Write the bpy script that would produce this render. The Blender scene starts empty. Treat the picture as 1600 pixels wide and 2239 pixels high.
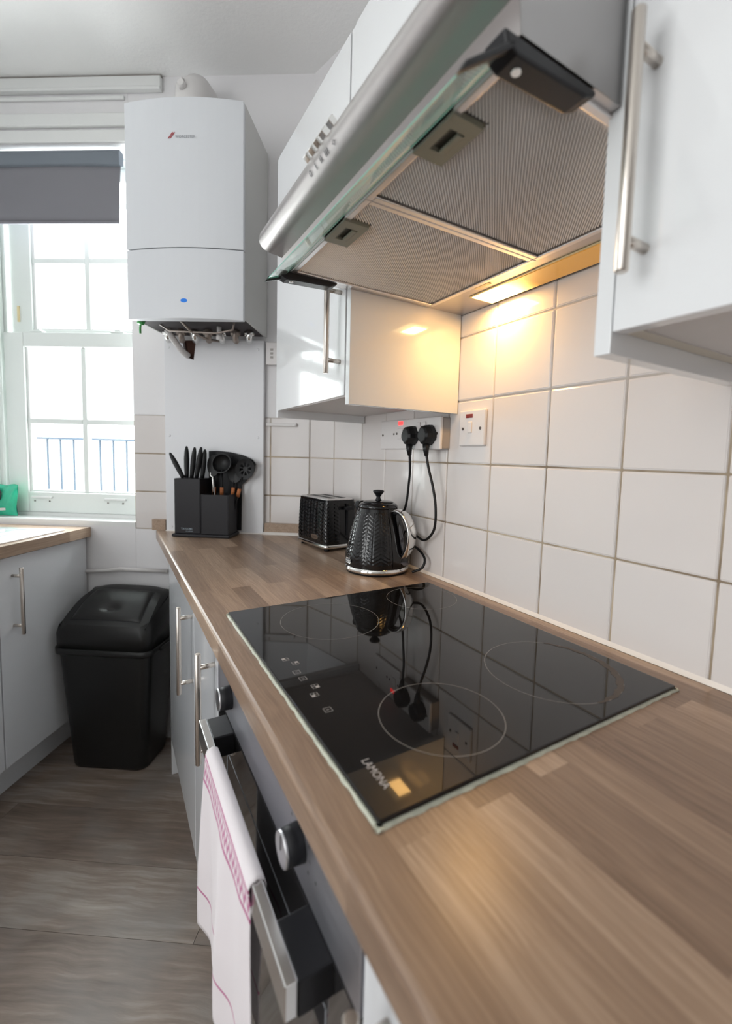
import bpy, bmesh, math, random
from math import sin, cos, pi, radians, sqrt, atan2
from mathutils import Vector, Matrix
import numpy as np

random.seed(7)
SC = bpy.context.scene
COL = SC.collection
WT = 0.87                      # height of the worktop surface above the floor

# ------------------------------------------------------------------ camera
def look_matrix(yaw, pitch, roll):
    c, s = cos(yaw), sin(yaw)
    f = Vector((-s*cos(pitch), c*cos(pitch), sin(pitch)))
    r = Vector((c, s, 0.0)); u = r.cross(f)
    r2 = cos(roll)*r + sin(roll)*u; u2 = -sin(roll)*r + cos(roll)*u
    return r2, u2, f
cr, cu, cf = look_matrix(-0.5382, -0.0826, 0.0264)
cam_data = bpy.data.cameras.new('camera'); cam = bpy.data.objects.new('camera', cam_data); COL.objects.link(cam)
m = Matrix.Identity(4)
for i in range(3):
    m[i][0] = cr[i]; m[i][1] = cu[i]; m[i][2] = -cf[i]
m[0][3], m[1][3], m[2][3] = -0.7262, -0.2829, 0.3116 + WT
cam.matrix_world = m
cam_data.sensor_fit = 'VERTICAL'; cam_data.lens = 16.0; cam_data.sensor_height = 16.0*2239/977.15; cam_data.sensor_width = cam_data.sensor_height*1600/2239
cam_data.shift_x = -27.146/2239; cam_data.shift_y = (1079.45-1119.5)/2239
cam_data.clip_start = 0.02; cam_data.clip_end = 100
cam_data.dof.use_dof = True; cam_data.dof.focus_distance = 1.0; cam_data.dof.aperture_fstop = 3.2
SC.camera = cam

# ------------------------------------------------------------------ light
w = bpy.data.worlds.new('sky'); SC.world = w; w.use_nodes = True
bg = w.node_tree.nodes['Background']; bg.inputs[0].default_value = (0.93, 0.97, 1.0, 1); bg.inputs[1].default_value = 3.4

FW_ANG = pi - 0.5929
P9 = (-0.0696, 1.3373)
class Frame:
    def __init__(self, x, y, z, a=0.0):
        self.x, self.y, self.z, self.a = x, y, z, a
        self.c, self.s = cos(a), sin(a)
    def pt(self, p):
        return (self.x + self.c*p[0] - self.s*p[1], self.y + self.s*p[0] + self.c*p[1], self.z + p[2])
FR = Frame(0, 0, WT, 0)                       # right wall frame: x out of the wall is negative
FW = Frame(P9[0], P9[1], WT, FW_ANG)          # window wall frame: (s along wall to the left, t into room, z)
FF = Frame(0, 0, 0, 0)

def area(name, loc, rot, sx, sy, power, color):
    l = bpy.data.lights.new(name, 'AREA'); l.shape = 'RECTANGLE'; l.size = sx; l.size_y = sy
    l.energy = power; l.color = color
    o = bpy.data.objects.new(name, l); o.location = loc; o.rotation_euler = rot; COL.objects.link(o); return o
# daylight entering by the window in view (just outside its panes) and by the opening behind the camera
wp = FW.pt((1.0, -0.50, 0.78))
lw = area('daylight_window', wp, (radians(111), 0, FW_ANG), 1.1, 1.6, 108, (0.97, 0.985, 1.0))
lr = area('daylight_side_window', FW.pt((1.56, 2.75, 0.55)), (radians(90), 0, FW_ANG + radians(90)), 1.5, 1.5, 27, (1.0, 0.985, 0.96))
SC.view_settings.view_transform = 'Standard'; SC.view_settings.look = 'None'
SC.view_settings.exposure = 0.0; SC.view_settings.gamma = 1.0; SC.view_settings.use_curve_mapping = False

# ------------------------------------------------------------------ materials
def newmat(name):
    mt = bpy.data.materials.new(name); mt.use_nodes = True
    nt = mt.node_tree; b = nt.nodes['Principled BSDF']; return mt, nt, b
def N(nt, t, **k):
    n = nt.nodes.new(t)
    for a, v in k.items():
        if a == 'ins':
            for i, x in v.items(): n.inputs[i].default_value = x
        else: setattr(n, a, v)
    return n
def L(nt, a, b): nt.links.new(a, b)
def plain(name, col, rough=0.5, metal=0.0, coat=0.0, noise=0.0, nscale=30, bump=0.0, bscale=200, spec=0.5, rnoise=0.0):
    mt, nt, b = newmat(name)
    b.inputs['Base Color'].default_value = (*col, 1); b.inputs['Roughness'].default_value = rough
    b.inputs['Metallic'].default_value = metal; b.inputs['Coat Weight'].default_value = coat; b.inputs['Coat Roughness'].default_value = 0.05
    b.inputs['Specular IOR Level'].default_value = spec
    tc = N(nt, 'ShaderNodeTexCoord')
    if noise or rnoise:
        nz = N(nt, 'ShaderNodeTexNoise', ins={'Scale': nscale, 'Detail': 4}); L(nt, tc.outputs['Object'], nz.inputs['Vector'])
        if noise:
            r = N(nt, 'ShaderNodeMix', data_type='RGBA'); r.inputs['A'].default_value = (*[c*(1-noise) for c in col], 1)
            r.inputs['B'].default_value = (*[min(1, c*(1+noise)) for c in col], 1)
            L(nt, nz.outputs['Fac'], r.inputs['Factor']); L(nt, r.outputs['Result'], b.inputs['Base Color'])
        if rnoise:
            mr = N(nt, 'ShaderNodeMapRange', ins={'To Min': max(0, rough-rnoise), 'To Max': rough+rnoise}); L(nt, nz.outputs['Fac'], mr.inputs['Value']); L(nt, mr.outputs['Result'], b.inputs['Roughness'])
    if bump:
        nb = N(nt, 'ShaderNodeTexNoise', ins={'Scale': bscale, 'Detail': 3}); L(nt, tc.outputs['Object'], nb.inputs['Vector'])
        bp = N(nt, 'ShaderNodeBump', ins={'Strength': bump, 'Distance': 0.002}); L(nt, nb.outputs['Fac'], bp.inputs['Height']); L(nt, bp.outputs['Normal'], b.inputs['Normal'])
    return mt
def brushed(name, col, rough, axis, scale=400, amt=0.12, metal=1.0, bump=0.05):
    mt, nt, b = newmat(name)
    b.inputs['Metallic'].default_value = metal
    tc = N(nt, 'ShaderNodeTexCoord'); mp = N(nt, 'ShaderNodeMapping')
    sc = [scale]*3; sc[axis] = scale*0.02; mp.inputs['Scale'].default_value = sc
    L(nt, tc.outputs['Object'], mp.inputs['Vector'])
    nz = N(nt, 'ShaderNodeTexNoise', ins={'Scale': 1.0, 'Detail': 3}); L(nt, mp.outputs['Vector'], nz.inputs['Vector'])
    r = N(nt, 'ShaderNodeMix', data_type='RGBA'); r.inputs['A'].default_value = (*[c*(1-amt) for c in col], 1); r.inputs['B'].default_value = (*[min(1, c*(1+amt)) for c in col], 1)
    L(nt, nz.outputs['Fac'], r.inputs['Factor']); L(nt, r.outputs['Result'], b.inputs['Base Color'])
    mr = N(nt, 'ShaderNodeMapRange', ins={'To Min': rough*0.75, 'To Max': rough*1.25}); L(nt, nz.outputs['Fac'], mr.inputs['Value']); L(nt, mr.outputs['Result'], b.inputs['Roughness'])
    bp = N(nt, 'ShaderNodeBump', ins={'Strength': bump, 'Distance': 0.001}); L(nt, nz.outputs['Fac'], bp.inputs['Height']); L(nt, bp.outputs['Normal'], b.inputs['Normal'])
    return mt
def glassy(name, tint, haze=0.0, rough=0.02):
    mt, nt, b = newmat(name); nt.nodes.remove(b)
    out = nt.nodes['Material Output']
    tr = N(nt, 'ShaderNodeBsdfTransparent'); tr.inputs[0].default_value = (*tint, 1)
    g = N(nt, 'ShaderNodeBsdfGlossy'); g.inputs['Roughness'].default_value = rough
    lw_ = N(nt, 'ShaderNodeLayerWeight'); lw_.inputs[0].default_value = 0.5
    pw_ = N(nt, 'ShaderNodeMath', operation='POWER'); pw_.inputs[1].default_value = 5.0; L(nt, lw_.outputs['Facing'], pw_.inputs[0])
    sc_ = N(nt, 'ShaderNodeMath', operation='MULTIPLY_ADD', use_clamp=True); sc_.inputs[1].default_value = 0.9; sc_.inputs[2].default_value = 0.04; L(nt, pw_.outputs[0], sc_.inputs[0])
    mx = N(nt, 'ShaderNodeMixShader'); L(nt, sc_.outputs[0], mx.inputs[0]); L(nt, tr.outputs[0], mx.inputs[1]); L(nt, g.outputs[0], mx.inputs[2])
    if haze:
        df = N(nt, 'ShaderNodeBsdfDiffuse'); df.inputs[0].default_value = (0.66, 0.73, 0.70, 1)
        m2 = N(nt, 'ShaderNodeMixShader'); m2.inputs[0].default_value = haze; L(nt, mx.outputs[0], m2.inputs[1]); L(nt, df.outputs[0], m2.inputs[2]); L(nt, m2.outputs[0], out.inputs[0]); return mt
    L(nt, mx.outputs[0], out.inputs[0]); return mt
def emis(name, col, st):
    mt, nt, b = newmat(name); b.inputs['Emission Color'].default_value = (*col, 1); b.inputs['Emission Strength'].default_value = st
    b.inputs['Base Color'].default_value = (*col, 1); return mt

M = {}
M['wall'] = plain('wall_paint', (0.80, 0.79, 0.80), 0.6, noise=0.02, nscale=3, bump=0.12, bscale=60)
M['ceiling'] = plain('ceiling_paint', (0.90, 0.90, 0.89), 0.8, noise=0.02, nscale=4, bump=0.35, bscale=90)
M['trimw'] = plain('gloss_white_trim', (0.78, 0.79, 0.78), 0.35, bump=0.05, bscale=20)
M['upvc'] = plain('window_white', (0.76, 0.80, 0.775), 0.35)
M['rear'] = plain('rear_wall_paint', (0.36, 0.34, 0.32), 0.7)
M['board'] = plain('white_board', (0.76, 0.765, 0.79), 0.4, bump=0.03, bscale=40)
M['sealant'] = plain('sealant', (0.82, 0.78, 0.74), 0.35, noise=0.05)
M['gloss'] = plain('white_gloss_door', (0.72, 0.73, 0.74), 0.08, coat=0.6, bump=0.01, bscale=8)
M['carcase'] = plain('carcase', (0.66, 0.64, 0.63), 0.5, noise=0.03)
M['carcase_y'] = plain('carcase_edge', (0.62, 0.58, 0.50), 0.5, noise=0.03)
M['grey_panel'] = plain('base_unit_gloss', (0.70, 0.715, 0.74), 0.16, coat=0.3)
M['nickel'] = brushed('brushed_nickel', (0.62, 0.57, 0.52), 0.3, 2, 900, 0.1)
M['steel'] = plain('brushed_steel', (0.53, 0.50, 0.49), 0.33, 1.0, noise=0.03, nscale=9, rnoise=0.03)
M['steel_shade'] = plain('brushed_steel_shaded', (0.36, 0.35, 0.345), 0.36, 1.0, noise=0.08, nscale=12, rnoise=0.04)  # hood steel again, shade of its ends put into a darker colour
M['steel_panel'] = brushed('oven_steel', (0.50, 0.50, 0.54), 0.42, 1, 600, 0.06)
M['chrome'] = plain('chrome', (0.75, 0.74, 0.72), 0.08, 1.0)
M['alu'] = plain('aluminium', (0.70, 0.67, 0.66), 0.33, 1.0, noise=0.05, nscale=60)
M['alu_mesh'] = plain('filter_mesh', (0.86, 0.83, 0.81), 0.34, 0.75, noise=0.06, nscale=25)
M['mesh_back'] = plain('filter_dark', (0.16, 0.145, 0.15), 0.5, 0.3)
M['olive'] = plain('filter_handle_plastic', (0.23, 0.22, 0.17), 0.45)
M['olive_shade'] = plain('filter_handle_shade', (0.07, 0.07, 0.055), 0.5)  # plate's olive darkened, shade of the recess put into the colour
M['black'] = plain('black_plastic', (0.010, 0.010, 0.012), 0.36, bump=0.04, bscale=300, spec=0.3)
M['black_matt'] = plain('black_matt', (0.010, 0.010, 0.012), 0.5, spec=0.25)
M['bin'] = plain('bin_plastic', (0.012, 0.012, 0.012), 0.34, bump=0.12, bscale=500, spec=0.4)
M['black_gloss'] = plain('black_enamel', (0.005, 0.005, 0.006), 0.13, spec=0.5)
M['plug'] = plain('black_rubber', (0.010, 0.010, 0.011), 0.42, spec=0.3)
M['block'] = plain('block_coating', (0.014, 0.013, 0.016), 0.45, spec=0.28)
M['plate'] = plain('socket_white', (0.74, 0.71, 0.70), 0.25)
M['plate_gap'] = plain('socket_gap', (0.35, 0.32, 0.30), 0.4)
M['screw'] = plain('screw_dark', (0.12, 0.10, 0.09), 0.4, 0.6)
M['neon_off'] = plain('neon_unlit', (0.22, 0.02, 0.015), 0.2)
M['neon_on'] = emis('neon_lit', (1.0, 0.03, 0.03), 3.0)
M['blue_led'] = emis('blue_display', (0.0, 0.14, 0.55), 0.35)
M['grout'] = None
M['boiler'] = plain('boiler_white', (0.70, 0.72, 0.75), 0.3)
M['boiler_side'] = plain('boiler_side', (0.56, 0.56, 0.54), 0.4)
M['dark_in'] = plain('dark_inside', (0.035, 0.028, 0.03), 0.7)
M['brown_in'] = plain('cavity_brown', (0.10, 0.045, 0.03), 0.8)
M['pipe_w'] = plain('white_pipe', (0.70, 0.68, 0.67), 0.35)
M['copper'] = plain('dull_pipe', (0.32, 0.27, 0.24), 0.4, 0.6)
M['green_wire'] = plain('green_wire', (0.03, 0.30, 0.05), 0.4)
M['blind'] = plain('blind_fabric', (0.22, 0.215, 0.24), 0.85, bump=0.1, bscale=700)
M['blind_top'] = plain('blind_fabric_top', (0.19, 0.215, 0.25), 0.8, bump=0.1, bscale=700)
M['greenbag'] = plain('green_film', (0.02, 0.50, 0.30), 0.25, coat=0.3, noise=0.25, nscale=25)
M['rail'] = plain('painted_railing', (0.07, 0.10, 0.14), 0.6)
M['outside'] = plain('pale_render', (0.8, 0.8, 0.8), 0.9)
M['inox'] = plain('sink_steel', (0.82, 0.84, 0.86), 0.38, 1.0)
M['hob'] = plain('hob_glass', (0.006, 0.0058, 0.006), 0.03, spec=0.46, coat=0.0)
M['hob_print'] = plain('hob_print', (0.45, 0.43, 0.43), 0.5)
M['hob_ring'] = plain('hob_ring', (0.30, 0.29, 0.28), 0.5)
M['stain'] = plain('burnt_residue', (0.050, 0.038, 0.030), 0.5, noise=0.4, nscale=90)
M['gasket'] = plain('hob_sealant', (0.46, 0.47, 0.38), 0.5, noise=0.35, nscale=90, bump=0.6, bscale=150)
M['oven_glass'] = plain('oven_glass', (0.018, 0.018, 0.019), 0.06, coat=0.5)
M['bar'] = plain('satin_bar', (0.82, 0.81, 0.80), 0.24, 1.0)
M['knob_face'] = plain('knob_spun', (0.66, 0.66, 0.68), 0.28, 1.0)
M['ink'] = plain('ink', (0.03, 0.03, 0.035), 0.5)
M['ink_grey'] = plain('ink_grey', (0.25, 0.26, 0.28), 0.5)
M['red_ink'] = plain('ink_red', (0.40, 0.03, 0.04), 0.5)
M['pale_ink'] = plain('ink_pale', (0.35, 0.42, 0.48), 0.5)
M['orange_wood'] = plain('beech_collar', (0.50, 0.17, 0.055), 0.5, noise=0.2, nscale=60)
M['glass'] = glassy('window_glass', (0.97, 0.99, 0.98))
M['visor'] = glassy('visor_glass', (0.88, 0.94, 0.915), 0.12, 0.05)
M['visor_edge'] = plain('visor_edge', (0.13, 0.46, 0.35), 0.45, spec=0.3)
M['gauge'] = plain('gauge_window', (0.09, 0.09, 0.11), 0.12, coat=0.6)
M['brass'] = plain('brass', (0.75, 0.62, 0.36), 0.35, 0.3)
M['wood_chip'] = plain('bare_board', (0.45, 0.25, 0.13), 0.7)

# tiles: glossy white with faint waviness, a little different one to the next
def tile_mat():
    mt, nt, b = newmat('tile_glaze')
    oi = N(nt, 'ShaderNodeObjectInfo'); tc = N(nt, 'ShaderNodeTexCoord')
    r = N(nt, 'ShaderNodeMix', data_type='RGBA'); r.inputs['A'].default_value = (0.70, 0.66, 0.64, 1); r.inputs['B'].default_value = (0.74, 0.70, 0.68, 1)
    L(nt, oi.outputs['Random'], r.inputs['Factor']); L(nt, r.outputs['Result'], b.inputs['Base Color'])
    b.inputs['Roughness'].default_value = 0.13; b.inputs['Specular IOR Level'].default_value = 0.45
    ad = N(nt, 'ShaderNodeVectorMath', operation='ADD'); L(nt, tc.outputs['Object'], ad.inputs[0]); L(nt, oi.outputs['Location'], ad.inputs[1])
    nz = N(nt, 'ShaderNodeTexNoise', ins={'Scale': 14.0, 'Detail': 2}); L(nt, ad.outputs[0], nz.inputs['Vector'])
    bp = N(nt, 'ShaderNodeBump', ins={'Strength': 0.25, 'Distance': 0.004}); L(nt, nz.outputs['Fac'], bp.inputs['Height']); L(nt, bp.outputs['Normal'], b.inputs['Normal'])
    return mt
M['tile'] = tile_mat()
def grout_mat():
    mt, nt, b = newmat('grout')
    tc = N(nt, 'ShaderNodeTexCoord')
    nz = N(nt, 'ShaderNodeTexNoise', ins={'Scale': 9.0, 'Detail': 6}); L(nt, tc.outputs['Object'], nz.inputs['Vector'])
    cr_ = N(nt, 'ShaderNodeValToRGB'); L(nt, nz.outputs['Fac'], cr_.inputs[0])
    e = cr_.color_ramp.elements; e[0].position = 0.38; e[0].color = (0.25, 0.19, 0.13, 1); e[1].position = 0.62; e[1].color = (0.52, 0.43, 0.32, 1)
    sep = N(nt, 'ShaderNodeSeparateXYZ'); L(nt, tc.outputs['Object'], sep.inputs[0])
    mr = N(nt, 'ShaderNodeMapRange', ins={'From Min': 0.33, 'From Max': 0.47}); L(nt, sep.outputs['Z'], mr.inputs['Value'])
    mx = N(nt, 'ShaderNodeMix', data_type='RGBA'); mx.inputs['B'].default_value = (0.50, 0.46, 0.42, 1); L(nt, mr.outputs['Result'], mx.inputs['Factor']); L(nt, cr_.outputs[0], mx.inputs['A'])
    L(nt, mx.outputs['Result'], b.inputs['Base Color']); b.inputs['Roughness'].default_value = 0.85
    return mt
M['grout'] = grout_mat()

def worktop_mat(name, edge=False):
    mt, nt, b = newmat(name)
    tc = N(nt, 'ShaderNodeTexCoord'); sep = N(nt, 'ShaderNodeSeparateXYZ'); L(nt, tc.outputs['Object'], sep.inputs[0])
    cmb = N(nt, 'ShaderNodeCombineXYZ'); L(nt, sep.outputs['Y'], cmb.inputs['X'])
    if not edge: L(nt, sep.outputs['X'], cmb.inputs['Y'])
    br = N(nt, 'ShaderNodeTexBrick', offset=0.37, offset_frequency=2, squash=1.0)
    for k, v in {'Scale': 1.0, 'Mortar Size': 0.0, 'Bias': 0.0, 'Brick Width': 0.47, 'Row Height': 0.0425}.items(): br.inputs[k].default_value = v
    br.inputs['Color1'].default_value = (0, 0, 0, 1); br.inputs['Color2'].default_value = (1, 1, 1, 1)
    sh = N(nt, 'ShaderNodeVectorMath', operation='ADD'); sh.inputs[1].default_value = (0.31, 0.62, 0); L(nt, cmb.outputs[0], sh.inputs[0]); L(nt, sh.outputs[0], br.inputs['Vector'])
    # fine grain streaks running along the worktop
    mp = N(nt, 'ShaderNodeMapping'); mp.inputs['Scale'].default_value = (300, 7, 300); L(nt, tc.outputs['Object'], mp.inputs['Vector'])
    # wobble
    wb = N(nt, 'ShaderNodeTexNoise', ins={'Scale': 5.0, 'Detail': 2}); L(nt, tc.outputs['Object'], wb.inputs['Vector'])
    vm = N(nt, 'ShaderNodeVectorMath', operation='MULTIPLY'); vm.inputs[1].default_value = (7, 0, 7); L(nt, wb.outputs['Color'], vm.inputs[0])
    va = N(nt, 'ShaderNodeVectorMath', operation='ADD'); L(nt, mp.outputs['Vector'], va.inputs[0]); L(nt, vm.outputs[0], va.inputs[1])
    bo = N(nt, 'ShaderNodeVectorMath', operation='SCALE'); bo.inputs['Scale'].default_value = 40; L(nt, br.outputs['Color'], bo.inputs[0])
    va2 = N(nt, 'ShaderNodeVectorMath', operation='ADD'); L(nt, va.outputs[0], va2.inputs[0]); L(nt, bo.outputs[0], va2.inputs[1])
    g = N(nt, 'ShaderNodeTexNoise', ins={'Scale': 1.0, 'Detail': 5, 'Roughness': 0.62}); L(nt, va2.outputs[0], g.inputs['Vector'])
    mp2 = N(nt, 'ShaderNodeMapping'); mp2.inputs['Scale'].default_value = (38, 1.6, 38); L(nt, tc.outputs['Object'], mp2.inputs['Vector'])
    g2 = N(nt, 'ShaderNodeTexNoise', ins={'Scale': 1.0, 'Detail': 3}); L(nt, mp2.outputs['Vector'], g2.inputs['Vector'])
    a1 = N(nt, 'ShaderNodeMath', operation='MULTIPLY'); a1.inputs[1].default_value = 0.62; L(nt, br.outputs['Color'], a1.inputs[0])
    a2 = N(nt, 'ShaderNodeMath', operation='MULTIPLY_ADD'); a2.inputs[1].default_value = 1.05; L(nt, g.outputs['Fac'], a2.inputs[0]); L(nt, a1.outputs[0], a2.inputs[2])
    a3 = N(nt, 'ShaderNodeMath', operation='MULTIPLY_ADD'); a3.inputs[1].default_value = 0.38; L(nt, g2.outputs['Fac'], a3.inputs[0]); L(nt, a2.outputs[0], a3.inputs[2])
    rmp = N(nt, 'ShaderNodeValToRGB'); L(nt, a3.outputs[0], rmp.inputs[0])
    # value range about 0.5 .. 1.35
    mr = N(nt, 'ShaderNodeMapRange', ins={'From Min': 0.54, 'From Max': 1.50}); L(nt, a3.outputs[0], mr.inputs['Value']); L(nt, mr.outputs['Result'], rmp.inputs[0])
    e = rmp.color_ramp.elements
    e[0].position = 0.0; e[0].color = (0.155, 0.098, 0.066, 1); e[1].position = 1.0; e[1].color = (0.50, 0.37, 0.27, 1)
    q = rmp.color_ramp.elements.new(0.5); q.color = (0.300, 0.205, 0.143, 1)
    L(nt, rmp.outputs[0], b.inputs['Base Color'])
    b.inputs['Roughness'].default_value = 0.30
    bp = N(nt, 'ShaderNodeBump', ins={'Strength': 0.12, 'Distance': 0.0006}); L(nt, g.outputs['Fac'], bp.inputs['Height']); L(nt, bp.outputs['Normal'], b.inputs['Normal'])
    return mt
M['worktop'] = worktop_mat('worktop_laminate')
M['worktop_edge'] = worktop_mat('worktop_laminate_edge', True)

def plank_mat():
    mt, nt, b = newmat('vinyl_plank')
    tc = N(nt, 'ShaderNodeTexCoord'); oi = N(nt, 'ShaderNodeObjectInfo')
    rs = N(nt, 'ShaderNodeVectorMath', operation='SCALE'); rs.inputs['Scale'].default_value = 37.0
    cmb = N(nt, 'ShaderNodeCombineXYZ'); L(nt, oi.outputs['Random'], cmb.inputs[0]); L(nt, oi.outputs['Random'], cmb.inputs[1]); L(nt, cmb.outputs[0], rs.inputs[0])
    ad = N(nt, 'ShaderNodeVectorMath', operation='ADD'); L(nt, tc.outputs['Object'], ad.inputs[0]); L(nt, rs.outputs[0], ad.inputs[1])
    w1 = N(nt, 'ShaderNodeTexNoise', ins={'Scale': 4.0, 'Detail': 3}); L(nt, ad.outputs[0], w1.inputs['Vector'])
    sc_ = N(nt, 'ShaderNodeVectorMath', operation='MULTIPLY_ADD'); sc_.inputs[1].default_value = (0.05, 0.055, 0.0); L(nt, w1.outputs['Color'], sc_.inputs[0]); L(nt, ad.outputs[0], sc_.inputs[2])
    mp = N(nt, 'ShaderNodeMapping'); mp.inputs['Scale'].default_value = (5, 60, 5); L(nt, sc_.outputs[0], mp.inputs['Vector'])
    g = N(nt, 'ShaderNodeTexNoise', ins={'Scale': 1.0, 'Detail': 7, 'Roughness': 0.65}); L(nt, mp.outputs['Vector'], g.inputs['Vector'])
    mp2 = N(nt, 'ShaderNodeMapping'); mp2.inputs['Scale'].default_value = (1.5, 8, 3); L(nt, sc_.outputs[0], mp2.inputs['Vector'])
    g2 = N(nt, 'ShaderNodeTexNoise', ins={'Scale': 1.6, 'Detail': 4}); L(nt, mp2.outputs['Vector'], g2.inputs['Vector'])
    a1 = N(nt, 'ShaderNodeMath', operation='MULTIPLY_ADD'); a1.inputs[1].default_value = 0.9; L(nt, g2.outputs['Fac'], a1.inputs[0]); L(nt, g.outputs['Fac'], a1.inputs[2])
    a2 = N(nt, 'ShaderNodeMath', operation='MULTIPLY_ADD'); a2.inputs[1].default_value = 0.16; L(nt, oi.outputs['Random'], a2.inputs[0]); L(nt, a1.outputs[0], a2.inputs[2])
    mr = N(nt, 'ShaderNodeMapRange', ins={'From Min': 0.66, 'From Max': 1.4}); L(nt, a2.outputs[0], mr.inputs['Value'])
    rmp = N(nt, 'ShaderNodeValToRGB'); L(nt, mr.outputs['Result'], rmp.inputs[0])
    e = rmp.color_ramp.elements; e[0].position = 0; e[0].color = (0.115, 0.082, 0.062, 1); e[1].position = 1; e[1].color = (0.42, 0.36, 0.31, 1)
    q = rmp.color_ramp.elements.new(0.5); q.color = (0.225, 0.172, 0.138, 1)
    # greyish patches
    g3 = N(nt, 'ShaderNodeTexNoise', ins={'Scale': 5.0, 'Detail': 2}); L(nt, ad.outputs[0], g3.inputs['Vector'])
    mx = N(nt, 'ShaderNodeMix', data_type='RGBA'); mx.inputs['B'].default_value = (0.235, 0.222, 0.215, 1)
    mr3 = N(nt, 'ShaderNodeMapRange', ins={'From Min': 0.45, 'From Max': 0.75, 'To Max': 0.6}); L(nt, g3.outputs['Fac'], mr3.inputs['Value']); L(nt, mr3.outputs['Result'], mx.inputs['Factor'])
    L(nt, rmp.outputs[0], mx.inputs['A']); L(nt, mx.outputs['Result'], b.inputs['Base Color'])
    b.inputs['Roughness'].default_value = 0.42
    bp = N(nt, 'ShaderNodeBump', ins={'Strength': 0.2, 'Distance': 0.001}); L(nt, g.outputs['Fac'], bp.inputs['Height']); L(nt, bp.outputs['Normal'], b.inputs['Normal'])
    return mt
M['plank'] = plank_mat()

def towel_mat():
    # u along the bar (0..1), v = metres of cloth from the fold (front positive)
    mt, nt, b = newmat('tea_towel_cloth')
    uv = N(nt, 'ShaderNodeUVMap'); sep = N(nt, 'ShaderNodeSeparateXYZ'); L(nt, uv.outputs[0], sep.inputs[0])
    V = sep.outputs['Y']; U = sep.outputs['X']
    def band(c, h, src=V):
        s1 = N(nt, 'ShaderNodeMath', operation='SUBTRACT'); s1.inputs[1].default_value = c; L(nt, src, s1.inputs[0])
        ab = N(nt, 'ShaderNodeMath', operation='ABSOLUTE'); L(nt, s1.outputs[0], ab.inputs[0])
        lt = N(nt, 'ShaderNodeMath', operation='LESS_THAN'); lt.inputs[1].default_value = h; L(nt, ab.outputs[0], lt.inputs[0]); return lt.outputs[0]
    def mx(a, b_):
        q = N(nt, 'ShaderNodeMath', operation='MAXIMUM'); L(nt, a, q.inputs[0]); L(nt, b_, q.inputs[1]); return q.outputs[0]
    # looping zigzag inside the woven border
    fr = N(nt, 'ShaderNodeMath', operation='PINGPONG'); fr.inputs[1].default_value = 0.006
    L(nt, U, fr.inputs[0])
    zz = N(nt, 'ShaderNodeMath', operation='MULTIPLY_ADD'); zz.inputs[1].default_value = 2.6; zz.inputs[2].default_value = 0.030; L(nt, fr.outputs[0], zz.inputs[0])
    df = N(nt, 'ShaderNodeMath', operation='SUBTRACT'); L(nt, V, df.inputs[0]); L(nt, zz.outputs[0], df.inputs[1])
    ab = N(nt, 'ShaderNodeMath', operation='ABSOLUTE'); L(nt, df.outputs[0], ab.inputs[0])
    lt = N(nt, 'ShaderNodeMath', operation='LESS_THAN'); lt.inputs[1].default_value = 0.0056; L(nt, ab.outputs[0], lt.inputs[0])
    fac = mx(lt.outputs[0], band(0.024, 0.0014)); fac = mx(fac, band(0.0545, 0.0030)); fac = mx(fac, band(0.0175, 0.0022))
    fac = mx(fac, band(0.235, 0.0022)); fac = mx(fac, band(-0.205, 0.0022))
    nz = N(nt, 'ShaderNodeTexNoise', ins={'Scale': 900.0, 'Detail': 2}); tc = N(nt, 'ShaderNodeTexCoord'); L(nt, tc.outputs['Object'], nz.inputs['Vector'])
    c = N(nt, 'ShaderNodeMix', data_type='RGBA'); c.inputs['A'].default_value = (0.74, 0.69, 0.71, 1); c.inputs['B'].default_value = (0.42, 0.05, 0.21, 1)
    ml = N(nt, 'ShaderNodeMath', operation='MULTIPLY'); ml.inputs[1].default_value = 0.85; L(nt, fac, ml.inputs[0]); L(nt, ml.outputs[0], c.inputs['Factor'])
    L(nt, c.outputs['Result'], b.inputs['Base Color']); b.inputs['Roughness'].default_value = 0.9
    b.inputs['Sheen Weight'].default_value = 0.2
    bp = N(nt, 'ShaderNodeBump', ins={'Strength': 0.3, 'Distance': 0.0006}); L(nt, nz.outputs['Fac'], bp.inputs['Height']); L(nt, bp.outputs['Normal'], b.inputs['Normal'])
    return mt
M['towel'] = towel_mat()

def lamp_mat():
    # diffuser: glows most next to its bulb (local Y of the diffuser)
    mt, nt, b = newmat('lit_diffuser')
    tc = N(nt, 'ShaderNodeTexCoord'); sep = N(nt, 'ShaderNodeSeparateXYZ'); L(nt, tc.outputs['Object'], sep.inputs[0])
    s1 = N(nt, 'ShaderNodeMath', operation='SUBTRACT'); s1.inputs[1].default_value = 0.385; L(nt, sep.outputs['Y'], s1.inputs[0])
    ab = N(nt, 'ShaderNodeMath', operation='ABSOLUTE'); L(nt, s1.outputs[0], ab.inputs[0])
    mr = N(nt, 'ShaderNodeMapRange', interpolation_type='SMOOTHSTEP', ins={'From Min': 0.012, 'From Max': 0.10, 'To Min': 1.0, 'To Max': 0.0}); L(nt, ab.outputs[0], mr.inputs['Value'])
    c = N(nt, 'ShaderNodeMix', data_type='RGBA'); c.inputs['A'].default_value = (0.80, 0.34, 0.04, 1); c.inputs['B'].default_value = (1.0, 0.72, 0.30, 1)
    L(nt, mr.outputs['Result'], c.inputs['Factor']); L(nt, c.outputs['Result'], b.inputs['Emission Color'])
    st = N(nt, 'ShaderNodeMapRange', ins={'From Min': 0, 'From Max': 1, 'To Min': 0.45, 'To Max': 6.0}); L(nt, mr.outputs['Result'], st.inputs['Value']); L(nt, st.outputs['Result'], b.inputs['Emission Strength'])
    b.inputs['Base Color'].default_value = (0.3, 0.2, 0.08, 1); b.inputs['Roughness'].default_value = 0.2
    return mt
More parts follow.
